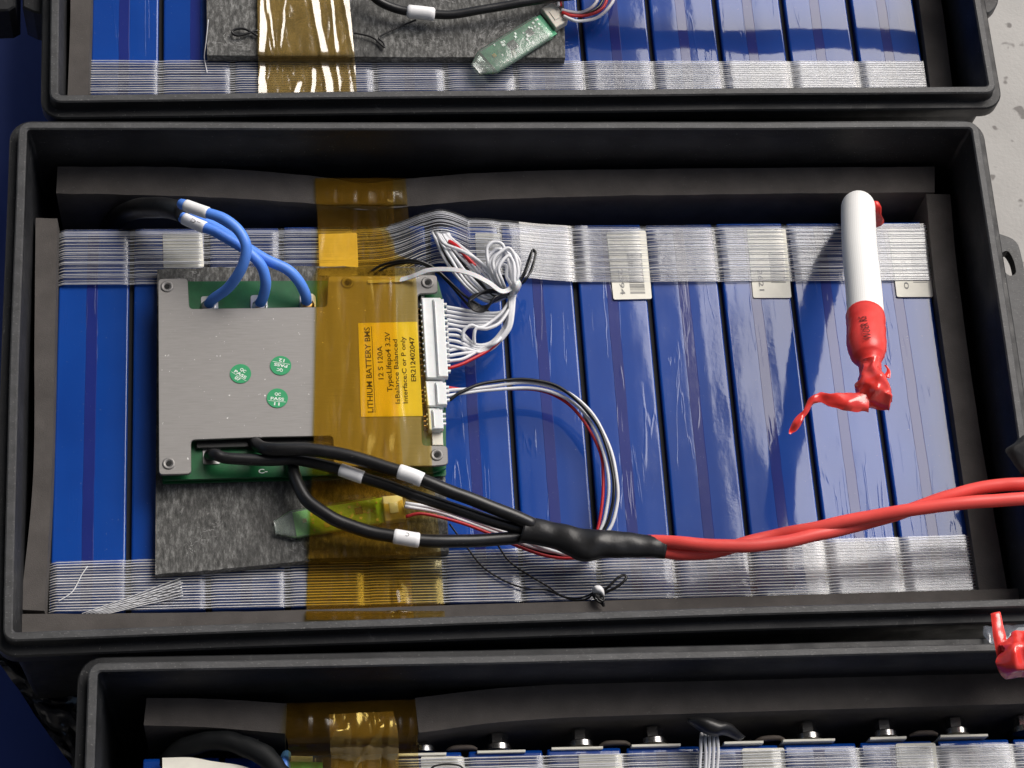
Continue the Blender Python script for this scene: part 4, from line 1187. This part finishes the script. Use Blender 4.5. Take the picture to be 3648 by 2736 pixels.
# loops above the tie
loops = [((1745, 940), (1790, 885), (1850, 940)), ((1738, 925), (1780, 888), (1838, 960)), ((1765, 950), (1800, 900), (1822, 960)), ((1768, 975), (1792, 942), (1806, 985)), ((1735, 895), (1762, 862), (1800, 900)), ((1755, 930), (1810, 884), (1846, 970)), ((1775, 960), (1812, 912), (1832, 990))]
for k, (a, b, c) in enumerate(loops):
    zz = -.016 + .0016 * k
    ww([(1800 + k * 2, 1050, -.022), (a[0] + 14, (a[1] + 1040) / 2, zz - .003), (a[0], a[1], zz), ((a[0] + b[0]) / 2 - 3, (a[1] + b[1]) / 2 - 9, zz + .001), (b[0], b[1], zz + .001), ((b[0] + c[0]) / 2 + 6, (b[1] + c[1]) / 2 - 12, zz + .001), (c[0], c[1], zz), ((c[0] + 1830) / 2 + 2, (c[1] + 1040) / 2, zz - .002), (1826 + k, 1040, -.020)],
       f"white wire loop above the cable tie, {ORD[k]} of seven from below")
# fan from under the tape to the tie
for k in range(12):
    t = k / 11
    sx, sy = 1546 + 60 * t, 838 + 10 * t + rr.uniform(-3, 3)
    m1 = (1590 + 75 * t + rr.uniform(-6, 6), 930 - 40 * t + rr.uniform(-6, 6)); m2 = (1660 + 70 * t + rr.uniform(-6, 6), 1020 - 65 * t + rr.uniform(-6, 6)); m3 = (1740 + 30 * t, 1075 - 50 * t)
    zz = -.034 + .010 * rr.random()
    mcol = 'blackwire' if k in (1, 5) else 'whitewire'
    ww([(sx - 10, sy - 26, -.034), (sx, sy, -.033), (*m1, zz + .002), (*m2, zz + .004), (*m3, -.026), (1812, 1056 - 6 * t, -.022)],
       ("black" if mcol == 'blackwire' else "white") + f" wire fanning from under the tape bulge to the tie, {ORD[k]} from the left", mcol, 6.0)
ww([(1560, 834, -.028), (1585, 868, -.024), (1640, 890, -.022), (1700, 925, -.021), (1740, 965, -.021), (1775, 1010, -.021), (1808, 1048, -.021)], "white wire arching highest across the fan of wires")
ww([(1600, 860, -.030), (1625, 878, -.028), (1648, 902, -.026), (1668, 925, -.026), (1690, 950, -.026)], "red wire showing between the white wires of the fan", 'redwire', 8)
# bundle neck under the tie
for k in range(4):
    ww([(1812 + k * 7, 1030, -.020), (1816 + k * 5, 1075, -.019), (1815 + k * 4, 1120, -.019), (1806 + k * 3, 1170, -.020), (1775 + k * 2, 1215, -.022)], f"white wire in the neck of the bundle below the tie, {ORD[k]} from the left")
# cable tie
tie = empty("cable_tie", W(1830, 1030, -.018), "translucent white cable tie round the wire bundle, its long tail over the amber film", "cable tie")
pts = catmull(px([(1838, 1020, -.012), (1790, 1040, -.011), (1740, 1008, -.009), (1680, 978, -.008), (1610, 962, -.009), (1530, 964, -.013), (1480, 982, -.0165), (1445, 994, -.0200), (1400, 1002, -.0213), (1310, 1006, -.0213)]), 8)
V, F = [], []
for i, p in enumerate(pts):
    d = (pts[min(i + 1, len(pts) - 1)] - pts[max(i - 1, 0)]).normalized(); sd = Vector((-d.y, d.x, 0)).normalized()
    hw = .0013 * (1 if i < len(pts) - 10 else .75)
    for a, b in ((-1, 0), (-1, 1), (1, 1), (1, 0)): V.append(p + sd * a * hw + Vector((0, 0, b * .0010)))
for i in range(len(pts) - 1):
    for k in range(4): F.append((i * 4 + k, i * 4 + (k + 1) % 4, (i + 1) * 4 + (k + 1) % 4, (i + 1) * 4 + k))
F.append((0, 1, 2, 3)); F.append(tuple(len(V) - 4 + k for k in (3, 2, 1, 0)))
mesh("tail", V, F, MT['zip'], tie, smooth=False)
V, F = lens_geo([(1800, 1030, 1815, 1052, -.017, .6), (1815, 1018, 1832, 1050, -.014, 1), (1830, 1004, 1848, 1040, -.013, 1.1), (1842, 996, 1858, 1020, -.013, .7)], .0045, cols=10, amp=.0003, seed=2)
mesh("tie_head", V, F, MT['zip'], tie)
# black thermistor wires with their knot
GB = "thin black thermistor wires"
def bw(pts, label, r=4): return wire("sensor_wire", pts, r, MT['blackwire'], label, GB)
bw([(1310, 975, -.033), (1360, 944, -.029), (1430, 928, -.024), (1490, 930, -.022), (1545, 952, -.024), (1590, 990, -.026), (1650, 1050, -.027), (1700, 1085, -.027), (1740, 1112, -.028)], "black wire arching from under the amber film to the knot, upper strand", 5)
bw([(1330, 978, -.033), (1380, 950, -.030), (1440, 936, -.026), (1500, 938, -.025), (1555, 966, -.027), (1600, 1010, -.029), (1650, 1068, -.030), (1690, 1106, -.030), (1745, 1116, -.030)], "black wire arching from under the amber film to the knot, lower strand", 5)
for k in range(5):
    zz = -.018 + .0016 * k
    bw([(1812, 1044, -.016), (1775, 1040 - k * 2 + 3, zz), (1730, 1040 - k + 4 * (k % 2), zz), (1690, 1050 + k * 3, zz), (1672, 1066 + k * 3, zz), (1690, 1084 + k * 5, zz - .002), (1730, 1090 + k * 4, zz - .002), (1765, 1072 - k * 3, zz), (1814, 1048, -.015)],
       f"black wire loop in the knot left of the tie, {ORD[k]} from below", 4.2)
for k in range(3):
    zz = -.014 + .002 * k
    bw([(1846, 1012, -.015), (1868, 970 + k * 6, zz), (1884 + k * 3, 925, zz), (1896 + k, 896 - k * 3, zz), (1907 + k, 898, zz), (1906, 920, zz), (1890 + k * 2, 965, zz), (1872 - k * 2, 1000, zz), (1850, 1018, -.015)],
       f"black wire loop sticking out to the right above the tie, {ORD[k]} from below", 4)
# temperature sensor lead at the near side
GS = "thin black sensor leads near the front foam"
wire("sensor_lead", [(1600, 1866, -.038), (1664, 1950, -.040), (1724, 2022, -.041), (1798, 2070, -.041), (1873, 2095, -.041), (1948, 2102, -.041), (1997, 2123, -.040), (2047, 2133, -.038), (2085, 2126, -.034), (2115, 2112, -.030)], 3.6, MT['blackwire'], "thin black sensor lead starting at the pad corner, left strand", GS)
wire("sensor_lead", [(1760, 1918, -.038), (1782, 1955, -.040), (1818, 2002, -.041), (1898, 2057, -.041), (1950, 2088, -.041), (1990, 2116, -.040), (2047, 2138, -.038), (2090, 2134, -.034), (2115, 2118, -.029)], 3.6, MT['blackwire'], "thin black sensor lead from under the black cables, right strand", GS)
wire("sensor_lead", [(2140, 2106, -.028), (2165, 2092, -.026), (2196, 2062, -.025), (2218, 2050, -.025), (2230, 2056, -.025), (2222, 2072, -.025), (2190, 2095, -.026), (2150, 2112, -.028)], 5.0, MT['blackwire'], "small black lead loop right of the white band on the front foam", GS)
wire("sensor_lead", [(2112, 2118, -.028), (2122, 2136, -.027), (2142, 2148, -.027), (2150, 2158, -.027), (2148, 2142, -.026), (2134, 2126, -.026), (2120, 2118, -.026)], 4.5, MT['blackwire'], "short black lead curl hanging below the white band", GS)
wire("sensor_lead", [(2116, 2114, -.026), (2130, 2130, -.024), (2146, 2140, -.024), (2150, 2128, -.024), (2136, 2116, -.025)], 4.5, MT['blackwire'], "black lead curl in front of the white band", GS)
V, F = lens_geo([(2110, 2098, 2118, 2118, -.027, .7), (2116, 2088, 2128, 2116, -.026, 1), (2136, 2086, 2144, 2122, -.026, 1), (2148, 2096, 2153, 2130, -.027, .7)], .0032, cols=8, amp=.0002, seed=8)
o = mesh("lead_band", V, F, MT['sleevelabel']); tag(o, "small white band tying the black sensor leads by the front foam", "wire band")

# ---------------------------------------------------------------- white braided cable end with red tape
cb = empty("insulated_cable_end", W(3080, 900, -.02), "thick white braided cable end standing up over the cells, wrapped in red heat shrink", "cable")
path = catmull(px([(3078, 850, -.095), (3066, 800, -.060), (3058, 755, -.022), (3057, 740, .000), (3058, 790, .014), (3062, 880, .028), (3074, 1000, .046), (3081, 1080, .058), (3085, 1150, .067)]), 10)
r_ = 65 / PM(path[-10])
Rl = [r_ * (.8 if i < 8 else 1.0) for i in range(len(path))]
V, F, U = tube_geo(path, Rl, 28, True)
mesh("braided_sleeve", V, F, MT['braid'], cb, uvs=U)
pts = catmull(px([(3083, 1128, .0645), (3086, 1180, .071), (3087, 1225, .076), (3090, 1250, .078), (3094, 1272, .079), (3098, 1292, .080), (3102, 1325, .081), (3106, 1370, .081)]), 6)
k_ = [1.06, 1.06, 1.06, 1.0, .88, .62, .60, .7]
Rr = []
for i in range(len(pts)):
    f = i / 6; a = int(min(f, 6)); b = f - a
    Rr.append(r_ * (k_[a] * (1 - b) + k_[min(a + 1, 7)] * b))
V, F, U = tube_geo(pts, Rr, 26, True, wob=.05)
sh = mesh("red_heat_shrink", V, F, MT['shrinkred'], cb, uvs=U)
ax = (pts[12] - pts[0]).normalized(); cc = pts[8]
def on2(q):
    d = q - cc; h = Vector((ax.x, ax.y, 0)).normalized(); side = Vector((-h.y, h.x, 0)); s = d.dot(side); al = d.dot(h)
    cz = cc.z + al * ax.z / max(.3, math.hypot(ax.x, ax.y))
    rr0 = r_ * 1.08
    if al > .006: rr0 = r_ * (1.08 - min(.35, (al - .006) * 40))
    return cz + math.sqrt(max(rr0 ** 2 - s * s, 1e-6)) / max(.55, math.hypot(ax.x, ax.y)) + .0003
# lettering along the sleeve, reading upward
def sleeve_text(body_, y0, y1, x, hpx):
    z = .080
    text(body_, (x, y0), (x - 6, y1), hpx, z, MT['inkdark'], sh, bold=.005, drop=on2)
sleeve_text("WOER RS", 1235, 1128, 3090, 26)
V, F = lens_geo([(3068, 1290, 3132, 1290, .081, .9), (3060, 1330, 3140, 1325, .082, 1), (3052, 1370, 3162, 1362, .083, 1.1), (3050, 1400, 3170, 1400, .083, 1.1), (3046, 1412, 3178, 1430, .082, 1), (3062, 1432, 3180, 1452, .081, .7), (3080, 1440, 3176, 1464, .080, .35)], .0075, cols=18, amp=.0042, fr=170, seed=3, seg=7)
mesh("red_tape_wrap", V, F, MT['redtape'], cb, sharp=30)
V, F = lens_geo([(3090, 1380, 3090, 1470, .083, 1), (3040, 1396, 3035, 1466, .084, 1), (3000, 1398, 2990, 1456, .084, .8), (2960, 1400, 2958, 1448, .083, .8), (2925, 1396, 2930, 1440, .082, .6), (2895, 1408, 2905, 1440, .081, .5), (2872, 1438, 2888, 1448, .080, .4), (2848, 1476, 2866, 1482, .079, .4), (2826, 1500, 2850, 1512, .078, .5), (2812, 1532, 2834, 1532, .077, .4), (2812, 1546, 2822, 1546, .077, .2)], .0024, cols=8, amp=.0022, fr=170, seed=5, seg=6)
mesh("torn_tape_tail", V, F, MT['redtape'], cb, sharp=60)
V, F = lens_geo([(3150, 1300, 3164, 1306, .085, .5), (3158, 1318, 3172, 1318, .085, .6), (3150, 1340, 3168, 1345, .084, .5)], .002, cols=6, amp=.0014, fr=200, seed=15, seg=5)
mesh("torn_tape_scrap", V, F, MT['redtape'], cb, sharp=60)
V, F = lens_geo([(3095, 728, 3134, 732, -.020, .7), (3095, 752, 3142, 750, -.022, 1), (3095, 775, 3138, 772, -.026, 1), (3095, 795, 3150, 794, -.032, 1)], .006, cols=8, amp=.001, seed=21)
mesh("red_sleeve_root", V, F, MT['shrinkred'], cb)

# red taped end at the right edge, between the middle and bottom boxes
rt3 = empty("taped_cable_end", W(3620, 2330, -.02), "crumpled red tape end at the right edge between the middle and bottom boxes", "cable end")
V, F = lens_geo([(3532, 2186, 3562, 2180, .020, .5), (3534, 2230, 3572, 2226, .021, .6), (3538, 2270, 3584, 2262, .022, .7), (3546, 2320, 3580, 2300, .022, .6), (3552, 2360, 3572, 2350, .020, .5)], .002, cols=8, amp=.0010, fr=120, seed=31, seg=6)
mesh("red_tape_flap", V, F, MT['redtape'], rt3)
V, F = lens_geo([(3590, 2258, 3720, 2246, .020, .6), (3570, 2290, 3740, 2280, .024, 1), (3556, 2330, 3750, 2320, .027, 1.2), (3550, 2370, 3750, 2360, .027, 1.1), (3562, 2396, 3740, 2396, .024, .9), (3578, 2412, 3720, 2425, .020, .4)], .0065, cols=26, amp=.0050, fr=120, seed=33, seg=8)
mesh("red_tape_wrap", V, F, MT['redtape'], rt3, sharp=30)
o = film("clear_bag", [(3500, 2236, 3760, 2212, -.012), (3500, 2262, 3760, 2240, -.008), (3520, 2292, 3760, 2280, -.006), (3540, 2312, 3760, 2310, -.004)], "shiny clear plastic film behind the red taped end at the right edge", cols=30, amp=.004, seed=40, seg=8, mat_='baggy', cat="plastic film")
o = cable("black_cable", [(3560, 2335, -.06), (3600, 2335, -.02), (3660, 2330, .018), (3800, 2340, .02)], 40, MT['redcable'])[0]; tag(o, "thick red cable hidden under the crumpled tape at the right edge", "cable"); o.name = "red_cable_stub"

# black boot on the right wall
V, F = lens_geo([(3644, 1552, 3740, 1545, .006, .5), (3612, 1578, 3740, 1580, .006, .8), (3582, 1602, 3740, 1620, .005, .8), (3602, 1640, 3740, 1665, .004, .7), (3638, 1690, 3740, 1715, .003, .5)], .004, cols=10, amp=.0006, seed=51, seg=5)
o = mesh("rubber_flap", V, F, MT['shrinkblack']); tag(o, "black rubber flap inside the right wall of the middle box above the red cables", "rubber flap")
# black cable lying in the dark gap behind the cells
k5, _, _ = cable("black_cable", [(372, 835, -.095), (415, 778, -.060), (480, 745, -.034), (560, 738, -.016), (615, 745, -.006), (646, 752, -.002)], 37, MT['shrinkblack'])
tag(k5, "thick black sleeve arching from the dark gap to the blue cable ends", "cable")

# ---------------------------------------------------------------- terminals of the bottom box
def bolt(x, y, idx, gx):
    c = W(x, y, -.058)
    t = empty("terminal_bolt", c, "", "bolt", "terminal bolts in the bottom box")
    t['label'] = f"steel terminal bolt with washer and nut in the bottom box, {ORD[idx]} from the left"
    d = Vector((-math.sin(angb), math.cos(angb), 0)); sd = Vector((math.cos(angb), math.sin(angb), 0)); upv = Vector((0, 0, 1))
    def disc(y0, y1, r, n, ph=0, rr0=None):
        rr0 = rr0 or r
        V, F = [], []
        for (yy, q) in ((y0, r), (y1 - .0006, r), (y1, rr0 * .88)):
            for k in range(n):
                a = 2 * math.pi * k / n + ph
                V.append(c + d * yy + sd * q * math.cos(a) + upv * q * math.sin(a))
        for i in range(2):
            for k in range(n): F.append((i * n + k, i * n + (k + 1) % n, (i + 1) * n + (k + 1) % n, (i + 1) * n + k))
        F.append(tuple(range(n))[::-1]); F.append(tuple(2 * n + k for k in range(n)))
        return V, F
    V, F = disc(-.002, .0015, .0072, 24); mesh("washer", V, F, MT['bolt'], t, sharp=40)
    V, F = disc(.0015, .0075, .0054, 6, .2); mesh("nut", V, F, MT['bolt'], t, smooth=False)
    V, F = disc(.0075, .0130, .0031, 16); mesh("stud", V, F, MT['bolt'], t, sharp=40)
for i, (x, y) in enumerate(((1506, 2672), (1775, 2664), (2070, 2652), (2328, 2642), (2880, 2626), (3152, 2617), (3406, 2608), (3650, 2600))): bolt(x, y, i, 0)
def busbar(x0, x1, y0, y1, lab):
    t = empty("busbar", W((x0 + x1) / 2, y0, -.056), lab, "busbar", "busbars along the far ends of the bottom cells")
    P = [(x0, y0), (x1, y1), (x1, y1 + 9), (x0, y0 + 9)]
    prism("bar_edge", P, -.0475, -.075, MT['labelwhite'], t, ch=.0002)
    return t
for i, (a, b, y) in enumerate(((1418, 1590, 2684), (1700, 1872, 2674), (1965, 2148, 2662), (2250, 2425, 2652), (2580, 2720, 2642), (2790, 2975, 2634), (3100, 3230, 2626), (3350, 3520, 2618))):
    busbar(a, b, y, y - 4, f"pale plate edge behind the bottom cells, {ORD[i]} from the left")
for i, (a, b, y) in enumerate(((1590, 1700, 2664), (2135, 2245, 2648), (2690, 2795, 2630), (3240, 3340, 2612))):
    V, F = lens_geo([(a, y + 4, a, y + 14, -.054, .5), (a + 25, y - 8, a + 25, y + 12, -.053, 1), (b - 25, y - 10, b - 25, y + 10, -.053, 1), (b, y, b, y + 10, -.054, .5)], .0025, cols=8, amp=.0004, seed=60 + i)
    o = mesh("busbar_link", V, F, MT['brownlink']); tag(o, f"dark humped link between terminals in the bottom box, {ORD[i]} from the left", "busbar link", "humped links in the bottom box")
# ribbon of grey wires and black sleeve
GR = "grey wires of the ribbon in the bottom box"
for k in range(5):
    x = 2497 + k * 15
    ww([(x + 2 - k * 2, 2612, -.040), (x, 2640, -.036), (x + 1, 2680, -.037), (x - 2, 2740, -.040), (x - 4, 2820, -.042)], f"grey wire of the flat ribbon in the bottom box, {ORD[k]} from the left", 'whitewire', 6, "ribbon_wire", GR)
V, F = lens_geo([(2448, 2560, 2452, 2576, -.030, .4), (2500, 2556, 2500, 2606, -.028, 1), (2560, 2566, 2540, 2622, -.028, 1), (2605, 2582, 2580, 2618, -.030, .9), (2655, 2624, 2636, 2640, -.036, .4)], .005, cols=10, amp=.0008, seed=70, seg=5)
o = mesh("ribbon_sleeve", V, F, MT['shrinkblack']); tag(o, "curved black sleeve from which the grey ribbon wires drop in the bottom box", "sleeve")
# left part of the bottom box
k6, _, _ = cable("black_cable", [(560, 2800, -.06), (620, 2690, -.050), (700, 2650, -.044), (790, 2636, -.040), (880, 2662, -.038), (950, 2700, -.038), (1000, 2760, -.040)], 38, MT['dullblack'], wob=.1)
tag(k6, "thick black sleeved cable arching at the left end of the bottom box", "cable")
o = slab("white_sheet", [(578, 2699), (680, 2698), (760, 2712), (850, 2726), (900, 2740)], [(580, 2800), (680, 2800), (760, 2800), (850, 2800), (900, 2800)], -.042, -.0435, MT['labelwhite'], rows=5, amp=.0008)
tag(o, "white insulating sheet on the cells at the left end of the bottom box", "sheet")
V, F = lens_geo([(850, 2648, 860, 2664, -.044, .5), (890, 2640, 890, 2684, -.044, .6), (920, 2634, 924, 2690, -.045, .5)], .0012, cols=6, amp=.0005, seed=81)
o = mesh("white_flag", V, F, MT['labelwhite']); tag(o, "small white triangular tab behind the black cable in the bottom box", "tab")
V, F = prism_geo(ccw([W(x, y, -.046).to_2d() for x, y in ((924, 2652), (948, 2658), (948, 2663), (924, 2662))]), -.046, -.049)
o = mesh("brass_pin", V, F, MT['brass'], smooth=False); tag(o, "tiny brass pin beside the white tab in the bottom box", "pin")
md = empty("sensor_module", W(1100, 2740, -.045), "green module with yellow plug under the amber film in the bottom box", "module")
prism("board", [(1032, 2712), (1150, 2716), (1150, 2820), (1030, 2820)], -.0475, -.049, MT['pcb_mod'], md)
prism("plug", [(1036, 2692), (1114, 2694), (1114, 2713), (1035, 2712)], -.0462, -.049, MT['white'], md, ch=.0003)
o = prism("paper_tag", [(1210, 2712), (1288, 2716), (1290, 2800), (1206, 2800)], -.0478, -.0488, MT['labelwhite']); tag(o, "small white tag seen orange through the amber film in the bottom box", "tag")
o = cable("blue_cable", [(1008, 2800, -.05), (1016, 2740, -.046), (1012, 2712, -.047), (1020, 2690, -.055)], 18, MT['bluecable'])[0]; tag(o, "end of a blue cable at the left of the amber film in the bottom box", "cable")
w5 = wire("sensor_wire", [(1530, 2760, -.043), (1545, 2732, -.043), (1590, 2722, -.043), (1640, 2730, -.043), (1660, 2760, -.043)], 3.5, MT['blackwire'], "thin dark wire arching over the leftmost label in the bottom box")

# ---------------------------------------------------------------- things outside the boxes, left
V, F = [], []
NX, NY = 26, 30
for i in range(NX + 1):
    for j in range(NY + 1):
        t = j / NY; s = i / NX
        xl = fx([(2300, -60), (2370, 0), (2450, 62), (2540, 120), (2640, 190), (2740, 262), (2900, 330)], 2300 + 500 * t)
        x = xl + (420 - xl) * s; y = 2300 + 500 * t
        p = W(x, y, -.10 - .04 * t)
        V.append(p + Vector((0, 0, .010 * noise.noise(Vector((s * 3, t * 9, 2))) + .004 * noise.noise(Vector((s * 8, t * 26, 5))))))
for i in range(NX):
    for j in range(NY): F.append((i * (NY + 1) + j, i * (NY + 1) + j + 1, (i + 1) * (NY + 1) + j + 1, (i + 1) * (NY + 1) + j))
MT['bag'] = simple("black_plastic_film", (.006, .008, .016), .22, var=.3, bs=60, bst=.3, bd=.002)
o = mesh("plastic_film", V, F, MT['bag']); tag(o, "crumpled black plastic film beside the lower left corner of the boxes", "plastic film")
o = prism("crate_rim", [(-200, -200), (56, -200), (54, 22), (30, 36), (-200, 44)], -.02, -.05, MT['plastic'], ch=.001); tag(o, "grey corner of a crate at the very top left, left of the dark slot", "crate")
o = prism("crate_rim", [(78, -200), (166, -200), (166, 52), (118, 42), (80, 24)], -.02, -.05, MT['plastic'], ch=.001); tag(o, "grey corner of a crate at the top left, beside the top box", "crate")
